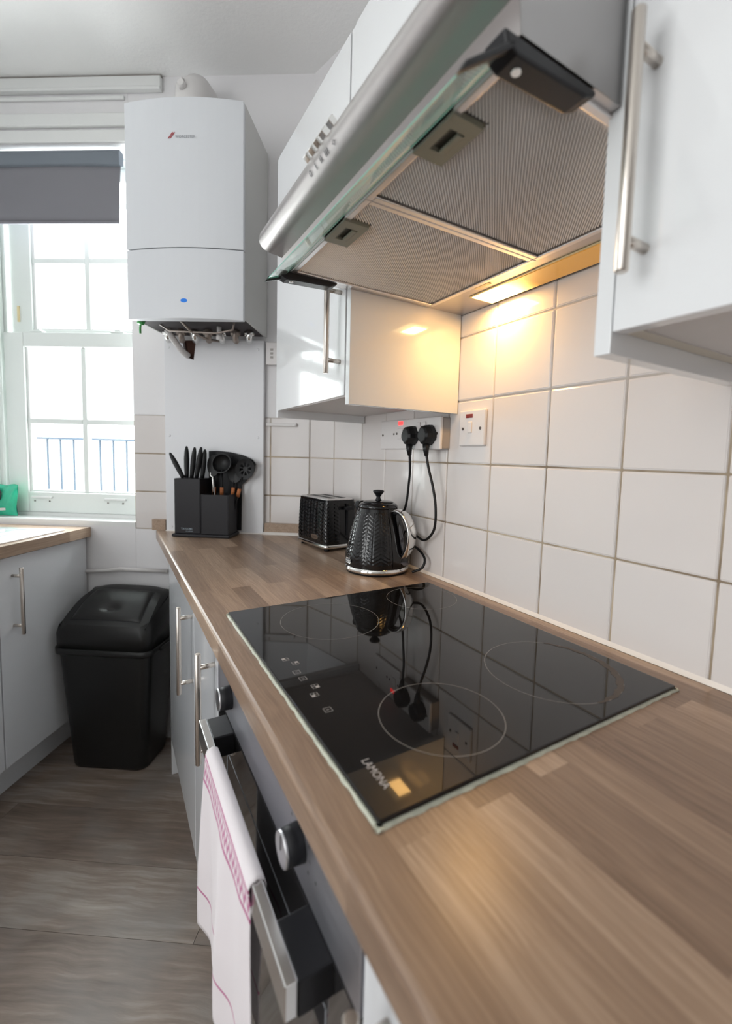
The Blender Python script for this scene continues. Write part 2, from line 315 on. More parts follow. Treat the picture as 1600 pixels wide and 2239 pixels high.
M['lamp'] = lamp_mat()

# ------------------------------------------------------------------ mesh building
class MB:
    def __init__(self): self.v = []; self.f = []; self.sm = []; self.mi = []; self.cur = 0; self.uv = None
    def add(self, vs, fs, smooth=False):
        o = len(self.v); self.v += [tuple(map(float, p)) for p in vs]
        for f in fs: self.f.append(tuple(i+o for i in f)); self.sm.append(smooth); self.mi.append(self.cur)
        return self
    def box(self, a, b):
        x0, x1 = sorted((a[0], b[0])); y0, y1 = sorted((a[1], b[1])); z0, z1 = sorted((a[2], b[2]))
        vs = [(x0, y0, z0), (x1, y0, z0), (x1, y1, z0), (x0, y1, z0), (x0, y0, z1), (x1, y0, z1), (x1, y1, z1), (x0, y1, z1)]
        return self.add(vs, [(0, 3, 2, 1), (4, 5, 6, 7), (0, 1, 5, 4), (1, 2, 6, 5), (2, 3, 7, 6), (3, 0, 4, 7)])
    def prism(self, poly, axis, a, b, smooth=False):
        # poly: 2D points in the two other axes (cyclic order x,y,z); extruded along axis from a to b
        n = len(poly)
        def mk(p, h):
            if axis == 0: return (h, p[0], p[1])
            if axis == 1: return (p[0], h, p[1])
            return (p[0], p[1], h)
        vs = [mk(p, a) for p in poly] + [mk(p, b) for p in poly]
        self.add(vs, [tuple(range(n))[::-1], tuple(range(n, 2*n))])
        o = len(self.v) - 2*n
        for i in range(n):
            j = (i+1) % n
            self.f.append((o+i, o+j, o+n+j, o+n+i)); self.sm.append(smooth); self.mi.append(self.cur)
        return self
    def tube(self, pts, r, seg=12, cap=True, smooth=True):
        pts = [Vector(p) for p in pts]; n = len(pts); rs = r if isinstance(r, (list, tuple)) else [r]*n
        d0 = (pts[1]-pts[0]).normalized(); up = Vector((0, 0, 1)) if abs(d0.z) < 0.9 else Vector((1, 0, 0))
        u = d0.cross(up).normalized(); vs = []
        for i, p in enumerate(pts):
            d = (pts[min(i+1, n-1)] - pts[max(i-1, 0)]).normalized()
            u = (u - d*u.dot(d)).normalized(); v = d.cross(u)
            for k in range(seg):
                a = 2*pi*k/seg; vs.append(p + (u*cos(a) + v*sin(a))*rs[i])
        fs = [(i*seg+k, i*seg+(k+1) % seg, (i+1)*seg+(k+1) % seg, (i+1)*seg+k) for i in range(n-1) for k in range(seg)]
        self.add(vs, fs, smooth)
        if cap:
            o = len(self.v)-len(vs)
            self.f.append(tuple(o+k for k in range(seg))[::-1]); self.sm.append(False); self.mi.append(self.cur)
            self.f.append(tuple(o+(n-1)*seg+k for k in range(seg))); self.sm.append(False); self.mi.append(self.cur)
        return self
    def cyl(self, a, b, r, seg=24, smooth=True): return self.tube([a, b], r, seg, True, smooth)
    def lathe(self, prof, c=(0, 0, 0), seg=40, disp=None, cap=True):
        vs = []
        for (r, z) in prof:
            for k in range(seg):
                a = 2*pi*k/seg; rr = r + (disp(a, z) if disp else 0); vs.append((c[0]+rr*cos(a), c[1]+rr*sin(a), c[2]+z))
        n = len(prof)
        fs = [(i*seg+k, i*seg+(k+1) % seg, (i+1)*seg+(k+1) % seg, (i+1)*seg+k) for i in range(n-1) for k in range(seg)]
        self.add(vs, fs, True)
        if cap:
            o = len(self.v)-len(vs)
            self.f.append(tuple(o+k for k in range(seg))[::-1]); self.sm.append(False); self.mi.append(self.cur)
            self.f.append(tuple(o+(n-1)*seg+k for k in range(seg))); self.sm.append(False); self.mi.append(self.cur)
        return self
    def grid(self, nu, nv, fn, smooth=True, flip=False):
        vs = [fn(i/(nu-1), j/(nv-1)) for j in range(nv) for i in range(nu)]
        fs = []
        for j in range(nv-1):
            for i in range(nu-1):
                q = (j*nu+i, j*nu+i+1, (j+1)*nu+i+1, (j+1)*nu+i); fs.append(q[::-1] if flip else q)
        return self.add(vs, fs, smooth)
    def ring(self, c, r0, r1, z, seg=96, a0=0, a1=2*pi):
        vs = []; 
        for k in range(seg+1):
            a = a0+(a1-a0)*k/seg; vs += [(c[0]+r0*cos(a), c[1]+r0*sin(a), z), (c[0]+r1*cos(a), c[1]+r1*sin(a), z)]
        return self.add(vs, [(2*k, 2*k+1, 2*k+3, 2*k+2) for k in range(seg)])

def mesh_of(mb, name, loc=(0, 0, 0)):
    me = bpy.data.meshes.new(name)
    me.from_pydata([(p[0]-loc[0], p[1]-loc[1], p[2]-loc[2]) for p in mb.v], [], mb.f)
    me.polygons.foreach_set('use_smooth', mb.sm); me.polygons.foreach_set('material_index', mb.mi)
    me.update(); return me
def setup(o, mats, bevel, seg=2):
    mats = mats if isinstance(mats, (list, tuple)) else [mats]
    for m_ in mats: o.data.materials.append(M[m_] if isinstance(m_, str) else m_)
    if bevel:
        b = o.modifiers.new('bevel', 'BEVEL'); b.width = bevel; b.segments = seg; b.limit_method = 'ANGLE'; b.angle_limit = radians(40)
        b.harden_normals = False
class Thing:
    def __init__(self, name, label, cat, frame, loc=(0, 0, 0), group=None, kind=None):
        self.o = bpy.data.objects.new(name, None); COL.objects.link(self.o); self.o.empty_display_size = 0.05
        self.loc = loc; self.o.location = frame.pt(loc); self.o.rotation_euler = (0, 0, frame.a)
        if label: self.o['label'] = label
        if cat: self.o['category'] = cat
        if group: self.o['group'] = group
        if kind: self.o['kind'] = kind
    def part(self, name, mb, mats, bevel=0, parent=None, label=None, kind=None, seg=2):
        me = mesh_of(mb, name, self.loc); o = bpy.data.objects.new(name, me); COL.objects.link(o)
        o.parent = parent or self.o; setup(o, mats, bevel, seg)
        if label: o['label'] = label
        if kind: o['kind'] = kind
        return o
def single(name, mb, mats, frame, loc=(0, 0, 0), label=None, cat=None, kind=None, bevel=0, group=None, seg=2):
    me = mesh_of(mb, name, loc); o = bpy.data.objects.new(name, me); COL.objects.link(o)
    o.location = frame.pt(loc); o.rotation_euler = (0, 0, frame.a); setup(o, mats, bevel, seg)
    if label: o['label'] = label
    if cat: o['category'] = cat
    if kind: o['kind'] = kind
    if group: o['group'] = group
    return o
def child_of(parent_obj, name, mb, mats, loc=(0, 0, 0), bevel=0, label=None, kind=None):
    # parent is a structure mesh whose frame coordinates coincide with its local ones
    me = mesh_of(mb, name, loc); o = bpy.data.objects.new(name, me); COL.objects.link(o); o.parent = parent_obj; o.location = loc
    setup(o, mats, bevel)
    if label: o['label'] = label
    if kind: o['kind'] = kind
    return o
def text_mb(txt, size, place, thick=0.0002, width=None):
    """mesh of a text; place maps (u, v, h) text coords to frame coords"""
    cu_ = bpy.data.curves.new('txt', 'FONT'); cu_.body = txt; cu_.size = size; cu_.resolution_u = 3; cu_.align_x = 'CENTER'; cu_.align_y = 'CENTER'
    ob = bpy.data.objects.new('txt', cu_); COL.objects.link(ob); bpy.context.view_layer.update()
    dg = bpy.context.evaluated_depsgraph_get(); me = bpy.data.meshes.new_from_object(ob.evaluated_get(dg))
    xs = [v.co.x for v in me.vertices]; k = 1.0
    if width and xs: k = width/(max(xs)-min(xs))
    mb = MB(); mb.add([place(v.co.x*k, v.co.y, thick) for v in me.vertices], [tuple(p.vertices) for p in me.polygons])
    bpy.data.objects.remove(ob); bpy.data.curves.remove(cu_); bpy.data.meshes.remove(me); return mb

# ------------------------------------------------------------------ room shell
# floor: slab with vinyl planks laid parallel to the window wall
sl = MB(); sl.box((-1.6, -0.12, -0.06), (1.62, 5.2, -0.004))
FWF = Frame(P9[0], P9[1], 0, FW_ANG)
floor = single('floor', sl, 'dark_in', FWF, kind='structure')
floor['label'] = 'grey brown wood effect vinyl plank floor'
PW = 0.188
_pm = {}
def plank(s0, s1, t0):
    key = round(s1-s0, 3)
    if key not in _pm:
        mb = MB(); h = (s1-s0)/2; mb.box((-h+0.0005, -PW/2+0.0005, -0.004), (h-0.0005, PW/2-0.0005, 0.0)); me = mesh_of(mb, 'plank'); me.materials.append(M['plank']); _pm[key] = me
    o = bpy.data.objects.new('plank', _pm[key]); COL.objects.link(o); o.parent = floor; o.location = ((s0+s1)/2, t0+PW/2, 0)
for r in range(0, 14):
    t0 = 0.001 + r*PW
    off = {0: 0.45, 1: 1.05, 2: 0.885, 3: 1.33, 4: 1.10}.get(r, 0.3 + (r*0.47) % 1.2)
    smin = (0.44 - 0.559*(t0+PW))/0.829 if True else -1
    edges = [off + 1.22*k for k in range(-3, 3)]
    pts = sorted([e for e in edges if smin < e < 1.44] + [smin, 1.46])
    for a, b in zip(pts, pts[1:]):
        if b-a > 0.02: plank(a, b, t0)

# right wall with tiles
def wall_tiles(obj, quads, depth=0.005, axis='x'):
    """quads: list of (u0,u1,z0,z1); axis x: wall plane x=0 facing -x; axis y: plane t=0 facing +t"""
    cache = {}
    for (u0, u1, z0, z1) in quads:
        a, b = round(u1-u0, 4), round(z1-z0, 4)
        if (a, b) not in cache:
            g = 0.0013; e = 0.0022; hu, hz = a/2-g, b/2-g
            mb = MB(); vs = []; 
            for (k, dd) in ((0, depth), (0, 0.0016), (e, 0.0)):
                for (su, sz) in ((-1, -1), (1, -1), (1, 1), (-1, 1)):
                    p = (su*(hu-k), sz*(hz-k))
                    vs.append((dd, p[0], p[1]) if axis == 'x' else (p[0], -dd, p[1]))
            fs = []
            for k in range(2):
                for i in range(4):
                    j = (i+1) % 4; fs.append((k*4+i, k*4+j, k*4+4+j, k*4+4+i))
            fs.append((8, 9, 10, 11)); mb.add(vs, fs, False)
            me = mesh_of(mb, 'tile'); me.materials.append(M['tile'])
            bm = bmesh.new(); bm.from_mesh(me); bmesh.ops.recalc_face_normals(bm, faces=bm.faces)
            bmesh.ops.bevel(bm, geom=[e_ for e_ in bm.edges if len(e_.link_faces) == 2 and e_.calc_face_angle() > 0.3], offset=0.0011, segments=2, affect='EDGES')
            for f in bm.faces: f.smooth = False
            bm.to_mesh(me); bm.free(); cache[(a, b)] = me
        o = bpy.data.objects.new('tile', cache[(a, b)]); COL.objects.link(o); o.parent = obj
        o.location = (0, (u0+u1)/2, (z0+z1)/2) if axis == 'x' else ((u0+u1)/2, 0, (z0+z1)/2)
ZC = 1.68
mb = MB(); mb.cur = 0; mb.box((0.0025, -2.6, -WT), (0.12, 1.05, ZC)); wall_right = single('wall_right', mb, 'grout', FR, kind='structure')
pw = MB(); pw.box((-0.001, -2.6, 0.66), (0.0024, 1.05, ZC)); pw.box((-0.001, -2.6, 0.0), (0.0024, -0.751, 0.66)); pw.box((-0.001, -2.6, -WT), (0.0024, 1.05, -0.02))
child_of(wall_right, 'painted_plaster', pw, 'wall')
q = []
rows = [(0.001, .15), (.15, .30), (.30, .45), (.45, .60), (.60, .655)]
for i in range(-5, 7):
    for z0, z1 in rows: q.append((i*.15, (i+1)*.15, z0, z1))
wall_tiles(wall_right, q, 0.005, 'x')
# corner piece of wall between right wall and window wall
CA = atan2(P9[1]-1.05, P9[0]-0.0)
FC = Frame(0, 1.05, WT, CA)          # local x runs along it, room is on +y side
LCw = sqrt(P9[0]**2 + (P9[1]-1.05)**2)
mb = MB(); mb.box((0, -0.12, -WT), (LCw+0.03, -0.0025, ZC)); wall_corner = single('wall_corner', mb, 'grout', FC, kind='structure')
pw = MB(); pw.box((0, -0.0024, 0.45), (LCw, 0.001, ZC)); pw.box((0, -0.0024, -WT), (LCw, 0.001, -0.02)); child_of(wall_corner, 'painted_plaster', pw, 'wall')
q = []
for a, b in ((0.0, .15), (.15, LCw)):
    for z0, z1 in rows[:3]: q.append((a, b, z0, z1))
wall_tiles(wall_corner, q, 0.005, 'y')
# window wall with opening s .70..1.40, z .028..1.555
S0, S1, Z0, Z1 = 0.70, 1.40, 0.026, 1.45
TH = 0.085
mb = MB()
mb.box((-0.08, -0.12, -WT), (S0, -0.003, ZC)); mb.box((S1, -0.12, -WT), (2.2, 0, ZC))
mb.box((S0, -0.12, -WT), (S1, 0, Z0-0.02)); mb.box((S0, -TH, Z1), (S1, 0, ZC))
wall_window = single('wall_window', mb, 'wall', FW, kind='structure')
# reveal end faces hold paint; tiles on the strip next to the window and near the corner
q = [(0.565, 0.70, z0, z1) for z0, z1 in rows[:3]]
for a, b in ((0.002, 0.155), (0.155, 0.19)):
    for z0, z1 in rows[:3]: q.append((a, b, z0, z1))
wall_tiles(wall_window, q, 0.003, 'y')
gb = MB(); gb.box((0.002, -0.0029, 0), (0.19, -0.0016, 0.45)); gb.box((0.565, -0.0029, 0), (0.70, -0.0016, 0.45)); child_of(wall_window, 'grout_bed', gb, 'grout')
pb = MB(); pb.box((0, -0.0029, 0.452), (0.70, -0.0008, ZC)); pb.box((0, -0.0029, -WT), (0.70, -0.0008, -0.002)); child_of(wall_window, 'painted_plaster', pb, 'wall')
# left wall and rear wall with its opening
mb = MB(); mb.box((1.50, 0, -WT), (1.62, 1.95, ZC)); mb.box((1.50, 3.55, -WT), (1.62, 4.6, ZC)); mb.box((1.50, 1.95, -WT), (1.62, 3.55, -0.22)); mb.box((1.50, 1.95, 1.32), (1.62, 3.55, ZC)); single('wall_left', mb, 'wall', FW, kind='structure')
mb = MB(); mb.box((-4.1, -2.75, 0), (0.12, -2.63, WT+ZC))
single('wall_rear', mb, 'rear', FF, kind='structure')
w2 = Thing('window_2', None, None, FW, (1.56, 2.75, -0.22), kind='structure')
mb = MB(); mb.box((1.52, 1.95, -0.22), (1.58, 2.0, 1.32)); mb.box((1.52, 3.5, -0.22), (1.58, 3.55, 1.32)); mb.box((1.52, 2.0, -0.22), (1.58, 3.5, -0.17)); mb.box((1.52, 2.0, 1.27), (1.58, 3.5, 1.32)); mb.box((1.53, 2.725, -0.17), (1.57, 2.775, 1.27)); mb.box((1.53, 2.0, 0.53), (1.57, 3.5, 0.57)); w2.part('window_frame', mb, 'upvc')
def fxy(s_, t_): p = FW.pt((s_, t_, 0)); return (p[0], p[1])
mb = MB(); mb.prism([(0.15, -2.8), (0.15, 1.3), fxy(-0.08, -0.1), fxy(1.62, -0.1), fxy(1.62, 5.2), (-4.3, -2.8)], 2, WT+ZC, WT+ZC+0.08); ceil_o = single('ceiling', mb, 'ceiling', FF, kind='structure')
# boxed trims above window, plus a painted shadow line at the ceiling
mb = MB(); mb.box((0.566, 0, 1.632), (1.5, 0.018, 1.672)); mb.box((0.566, 0.0, 1.624), (1.5, 0.022, 1.636)); single('trim_1', mb, 'trimw', FW, kind='structure', bevel=0.003)
mb = MB(); mb.box((0.566, 0, 1.6735), (1.5, 0.012, 1.679)); single('trim_shadow_line', mb, 'plate_gap', FW, kind='structure')  # dark strip standing in for the thin shadow under the ceiling
mb = MB(); mb.box((0.71, 0, 1.600), (1.5, 0.010, 1.612)); single('trim_3', mb, 'trimw', FW, kind='structure', bevel=0.003)
mb = MB(); mb.box((0.69, 0, 1.505), (1.5, 0.016, 1.550)); mb.box((0.69, 0, 1.452), (1.5, 0.008, 1.497)); single('trim_4', mb, 'trimw', FW, kind='structure', bevel=0.004)
# sealant beads
mb = MB(); mb.prism([(0.0, 0.0), (0.0, 0.007), (-0.0055, 0.0)][::-1], 1, -0.75, 1.05); single('trim_5', mb, 'sealant', FR, kind='structure')
mb = MB(); mb.prism([(0.02, 0.0), (0.031, 0.0), (0.02, 0.009)], 0, 0.0, 0.175); mb.prism([(0.021, 0.0), (0.027, 0.0), (0.021, 0.004)], 0, 0.178, 0.563); single('trim_6', mb, 'sealant', FW, kind='structure')

# ------------------------------------------------------------------ window
win = Thing('window_1', None, None, FW, (1.0, -TH, Z0), kind='structure')
fl_ = -0.085    # front plane of lower sash
fr = MB()       # box frame: jambs, beads, head
fr.box((1.318, -0.17, Z0), (1.40, -0.05, 1.50)); fr.box((1.335, -0.05, Z0), (1.40, -0.012, 1.50)); fr.box((0.60, -0.17, Z0-0.02), (0.655, -0.086, 1.50)); fr.box((0.60, -0.17, 1.44), (1.40, -0.086, 1.50))
fr.box((1.306, -0.118, Z0), (1.318, -0.108, 1.50)); fr.box((1.304, -0.078, Z0), (1.335, -0.066, 1.50)); 
win.part('window_frame', fr, 'upvc', 0.003)
sl_ = MB(); sl_.box((0.66, -0.165, 0.022), (1.32, -0.088, 0.040)); sl_.box((0.701, -0.12, 0.002), (1.399, 0.0, 0.026)); win.part('window_sill', sl_, 'trimw', 0.002)
def sash(nm, y0, y1, z0, z1, rail_b, rail_t, stile, vbar, hbars, brs):
    a, b = 0.657, 1.302
    mb_ = MB(); mb_.box((a, y0, z0), (a+stile, y1, z1)); mb_.box((b-stile, y0, z0), (b, y1, z1)); mb_.box((a+stile, y0, z0), (b-stile, y1, z0+rail_b)); mb_.box((a+stile, y0, z1-rail_t), (b-stile, y1, z1))
    so = win.part(nm, mb_, 'upvc', 0.003)
    gi = MB(); gi.box((b-stile-0.012, y0+0.002, z0+rail_b), (b-stile, y1-0.010, z1-rail_t)); gi.box((a+stile, y0+0.002, z0+rail_b), (b-stile, y1-0.012, z0+rail_b+0.008)); win.part('glazing_bead', gi, 'trimw', 0.001, parent=so)
    vb = MB(); vb.box((vbar-0.011, y0+0.004, z0+rail_b), (vbar+0.011, y1-0.008, z1-rail_t)); win.part('glazing_bar', vb, 'upvc', 0.003, parent=so)
    for hz in hbars:
        for (s0_, s1_) in ((a+stile, vbar-0.011), (vbar+0.011, b-stile)):
            hb = MB(); hb.box((s0_, y0+0.004, hz-0.011), (s1_, y1-0.008, hz+0.011)); win.part('glazing_bar', hb, 'upvc', 0.003, parent=so)
    zs = [z0+rail_b] + list(hbars) + [z1-rail_t]
    for k in range(len(zs)-1):
        for (s0_, s1_) in ((a+stile, vbar), (vbar, b-stile)):
            pn = MB(); pn.box((s0_, (y0+y1)/2-0.002, zs[k]), (s1_, (y0+y1)/2+0.002, zs[k+1])); win.part('pane', pn, 'glass', parent=so)
    return so
low = sash('lower_sash', -0.122, -0.086, 0.041, 0.783, 0.085, 0.058, 0.085, 0.968, [0.423], None)
upp = sash('upper_sash', -0.164, -0.128, 0.745, 1.44, 0.06, 0.05, 0.092, 0.972, [1.085, 1.30], None)
for s_ in (1.165, 0.82):
    lt = MB(); lt.box((s_-0.028, -0.118, 0.7835), (s_+0.028, -0.090, 0.792)); lt.box((s_-0.013, -0.112, 0.792), (s_+0.013, -0.095, 0.799)); win.part('sash_catch', lt, 'upvc', 0.004)
for s_ in (1.155, 0.835):
    lf = MB(); lf.box((s_-0.045, -0.0858, 0.100), (s_+0.045, -0.076, 0.109)); ho = win.part('sash_lift', lf, 'trimw', 0.002)
    sc1 = MB(); 
    for k in (-0.03, 0.035): sc1.cyl((s_+k, -0.0858, 0.088), (s_+k, -0.0845, 0.088), 0.0035, 10)
    win.part('screw', sc1, 'screw', parent=ho)
bp_ = MB(); bp_.box((1.262, -0.1275, 0.835), (1.272, -0.124, 0.90)); win.part('brass_stop', bp_, 'brass', 0.001)

# blind
bl = Thing('roller_blind', 'dark grey fabric blind half lowered over the window', 'blind', FW, (1.06, -0.03, 1.16))
mb = MB(); mb.prism([(-0.036, 1.435), (-0.012, 1.438), (-0.006, 1.425), (-0.008, 1.385), (-0.022, 1.380), (-0.036, 1.39)], 0, 0.742, 1.396); bl.part('head_roll', mb, 'blind_top', 0.003)
mb = MB()
def fb(u, v):
    z = 1.39 - (0.205+0.008*(1-u))*v; s_ = 0.744+0.65*u + (1-u)*0.010*v; return (s_, -0.020+0.004*sin(v*3+u*4), z)
mb.grid(16, 10, fb); 
fo = bl.part('fabric', mb, 'blind'); sd = fo.modifiers.new('solid', 'SOLIDIFY'); sd.thickness = 0.0015
mb = MB(); mb.box((0.757, -0.024, 1.174), (1.39, -0.016, 1.182)); ho = bl.part('bottom_bar', mb, 'blind', 0.001)

# outside: balcony slab, railing, pale building opposite
mb = MB(); mb.box((-1, -1.2, -0.75), (4.2, -0.30, -0.60)); single('balcony_slab', mb, 'outside', FW, (1.5, -0.7, -0.75), label='pale balcony floor outside the window', cat='balcony')
rl = Thing('balcony_railing', 'thin blue grey iron railing seen through the lower sash', 'railing', FW, (1.7, -1.0, -0.60))
mb = MB(); mb.box((0.6, -1.012, 0.366), (3.2, -0.988, 0.380)); rl.part('top_rail', mb, 'rail', 0.002)
mb = MB(); mb.box((0.6, -1.008, -0.52), (3.2, -0.992, -0.508)); mb.box((0.6, -1.006, -0.60), (0.62, -0.994, -0.52)); mb.box((3.18, -1.006, -0.60), (3.2, -0.994, -0.52)); rl.part('bottom_rail', mb, 'rail')
bm_ = MB(); bm_.tube([(0, -1.0, -0.508), (0, -1.0, 0.366)], 0.0065, 8)
bm2 = MB(); bm2.tube([(0.018*cos(a)*1.0, -1.0, 0.345+0.02*sin(a)) for a in [pi*k/8 for k in range(9)]], 0.004, 6)
me1 = mesh_of(bm_, 'baluster'); me1.materials.append(M['rail'])
for k in range(29):
    o = bpy.data.objects.new('baluster', me1); COL.objects.link(o); o.parent = rl.o; o.location = (0.68+0.086*k-1.7, 1.0, 0.60)
mb = MB(); mb.box((-4, -14.4, -9), (9, -14, 0.9)); mb.box((-4, -14, 0.55), (9, -13.8, 0.65))
ob_ = Thing('facade', 'pale washed out building facade across the street', 'building', FW, (2.5, -14, -9))
ob_.part('wall', mb, 'outside')
for i in range(9):
    wmb = MB(); wmb.box((-3+i*1.35, -13.98, -1.6), (-2.3+i*1.35, -13.95, 0.2)); ob_.part('window', wmb, 'upvc')

# ------------------------------------------------------------------ worktops
def wpt(s_, t_): p = FW.pt((s_, t_, 0)); return (p[0], p[1])
XF = -0.582
wl = wpt(0.617, 0.002)
yl = wl[1] - 0.0
poly = [(-0.002, -0.75), (-0.002, 1.045), wpt(0.0, 0.004), wpt(0.600, 0.004), (XF, wpt(0.612, 0.012)[1]), (XF, -0.75)]
mb = MB(); mb.prism(poly[::-1], 2, -0.038, 0.0)
wt_o = Thing('worktop', 'long brown wood effect laminate worktop under the tiled wall', 'worktop', FR, (-0.3, 0.3, -0.038))
wo = wt_o.part('worktop_slab', mb, 'worktop', 0.006, seg=3)
# sink side worktop
wt2 = Thing('sink_worktop', 'short brown worktop holding the steel sink by the window', 'worktop', FW, (1.19, 0.6, -0.038))
mb = MB(); mb.box((0.885, 0.002, -0.038), (1.498, 0.445, 0.0)); mb.box((0.885, 0.855, -0.038), (1.498, 1.75, 0.0)); mb.box((0.885, 0.445, -0.038), (0.970, 0.855, 0.0)); mb.box((1.385, 0.445, -0.038), (1.498, 0.855, 0.0)); wt2.part('worktop_slab', mb, 'worktop_edge', 0.0)
for nm, a, b in (('a', 0.003, 0.172), ('b', 0.5665, 0.622)):
    mb = MB(); mb.box((a, 0.0, 0.0), (b, 0.019, 0.043))
    single('wooden_upstand', mb, 'worktop_edge', FW, ((a+b)/2, 0.01, 0.0), bevel=0.001,
           label='brown wood effect upstand strip behind the toaster' if nm == 'a' else 'small brown upstand block left of the knife block board', cat='upstand')
# sink
sk = Thing('sink', 'stainless steel sink with drainer set in left worktop', 'sink', FW, (1.2, 0.55, 0.0))
mb = MB()
mb.box((0.915, 0.10, 0.0003), (0.955, 1.35, 0.006)); mb.box((1.40, 0.10, 0.0003), (1.44, 1.35, 0.006)); mb.box((0.955, 0.10, 0.0003), (1.40, 0.13, 0.006)); mb.box((0.955, 0.860, 0.0003), (1.40, 1.35, 0.004)); mb.box((0.955, 0.13, 0.0003), (1.40, 0.42, 0.003))
sk.part('rim', mb, 'inox', 0.002)
mb = MB(); mb.box((0.955, 0.42, 0.0003), (1.40, 0.44, 0.006)); mb.box((0.955, 0.44, 0.0003), (0.974, 0.86, 0.006)); mb.box((1.381, 0.44, 0.0003), (1.40, 0.86, 0.006)); sk.part('bowl_rim', mb, 'inox', 0.002)
def brr(h, z): return [(p[0], p[1], z) for p in rrect(1.1775, 0.65, 0.2035-h, 0.2035-h, 0.05, 6)]
def rrect(cx_, cy_, hx, hy, r, n=6):
    pts_ = []
    for (sx, sy, a0) in ((1, 1, 0), (-1, 1, 90), (-1, -1, 180), (1, -1, 270)):
        for k in range(n+1):
            a = radians(a0 + 90*k/n); pts_.append((cx_+sx*(hx-r)+r*cos(a), cy_+sy*(hy-r)+r*sin(a)))
    return pts_
mb = MB(); rg = [brr(0.0, 0.003), brr(0.004, -0.13), brr(0.015, -0.148), brr(0.10, -0.150)]; nn_ = len(rg[0])
mb.add([p for r_ in rg for p in r_], [(j*nn_+(i+1) % nn_, j*nn_+i, (j+1)*nn_+i, (j+1)*nn_+(i+1) % nn_) for j in range(3) for i in range(nn_)]+[tuple(3*nn_+i for i in range(nn_))], True)
sk.part('bowl', mb, 'inox')
mb = MB(); mb.tube([(1.1775, 0.65, -0.1498), (1.1775, 0.65, -0.147)], 0.035, 24); sk.part('plug_hole', mb, 'chrome')
for k in range(7):
    mb = MB(); mb.tube([(1.0+0.055*k, 0.15, 0.003), (1.0+0.055*k, 0.41, 0.003)], 0.003, 8); sk.part('drainer_ridge', mb, 'inox')

# ------------------------------------------------------------------ bar handle helper
def bar_handle(T, x, y, z0, z1, xd, r=0.006, parent=None, name='bar_handle', posts=0.028, axis='x', fmat='nickel'):
    """vertical bar at (x,y) between z0,z1 with two posts towards the door plane (xd)"""
    mb_ = MB(); 
    c = 0.0012
    mb_.tube([(x, y, z0), (x, y, z0+c), (x, y, z1-c), (x, y, z1)], [r*0.85, r, r, r*0.85], 20)
    for zz in (z0+posts, z1-posts):
        if axis == 'x': mb_.cyl((x, y, zz), (xd, y, zz), r*0.82, 16)
        else: mb_.cyl((x, y, zz), (xd, y, zz), r*0.72, 14)
    return T.part(name, mb_, fmat, parent=parent)

# ------------------------------------------------------------------ wall cabinets
DX = -0.300
def wall_cab(label, y0, y1, z0, z1, hy, hz0, hz1, near=True, far=True, group=None, panelz=0.42, handle=True):
    T = Thing('wall_cabinet', label, 'cabinet', FR, (-0.15, (y0+y1)/2, z0))
    ya, yb = y0 + (0.018 if near else 0), y1 - (0.018 if far else 0)
    mb_ = MB(); x0 = DX+0.020
    mb_.box((x0, ya, z0), (-0.003, ya+0.016, z1)); mb_.box((x0, yb-0.016, z0), (-0.003, yb, z1)); mb_.box((x0, ya+0.016, z0+0.001), (-0.003, yb-0.016, z0+0.018)); mb_.box((x0, ya+0.016, z1-0.018), (-0.003, yb-0.016, z1)); mb_.box((-0.012, ya+0.016, z0+0.018), (-0.003, yb-0.016, z1-0.018))
    T.part('carcase', mb_, 'carcase')
    for flag, a, b in ((near, y0, y0+0.0175), (far, y1-0.0175, y1)):
        if flag:
            mb_ = MB(); mb_.box((DX+0.002, a, panelz), (-0.002, b, z1)); T.part('end_panel', mb_, 'gloss', 0.0008)
    mb_ = MB(); mb_.box((DX, ya+0.002, z0-0.003), (DX+0.018, yb-0.002, z1-0.001)); d_ = T.part('door', mb_, 'gloss', 0.001)
    if handle: bar_handle(T, DX-0.033, hy, hz0, hz1, DX+0.001, parent=d_, name='handle')
    return T
wall_cab('white gloss wall cabinet between cooker hood and window', 0.5655, 1.048, 0.443, 1.155, 0.607, 0.485, 0.685)
T = wall_cab('white gloss wall cabinet at the right edge with long steel handle', -0.536, 0.010, 0.443, 1.155, -0.036, 0.481, 0.697)
# screws/bare spots under the right cabinet
mb = MB(); mb.box((-0.17, -0.165, 0.4428), (-0.163, -0.160, 0.4439)); T.part('chip', mb, 'wood_chip')
mb = MB(); mb.box((DX+0.021, -0.0245, 0.4425), (-0.004, -0.0085, 0.4429)); T.part('underside_edge', mb, 'carcase_y')
# short cabinet above the hood
T = Thing('bridging_cabinet', 'short white gloss cabinet above the cooker hood', 'cabinet', FR, (-0.15, 0.28, 0.80))
mb = MB(); mb.box((DX+0.020, 0.012, 0.80), (-0.003, 0.564, 1.155)); T.part('carcase', mb, 'carcase')
mb = MB(); mb.box((DX, 0.012, 0.798), (DX+0.018, 0.563, 1.154)); T.part('door', mb, 'gloss', 0.001)

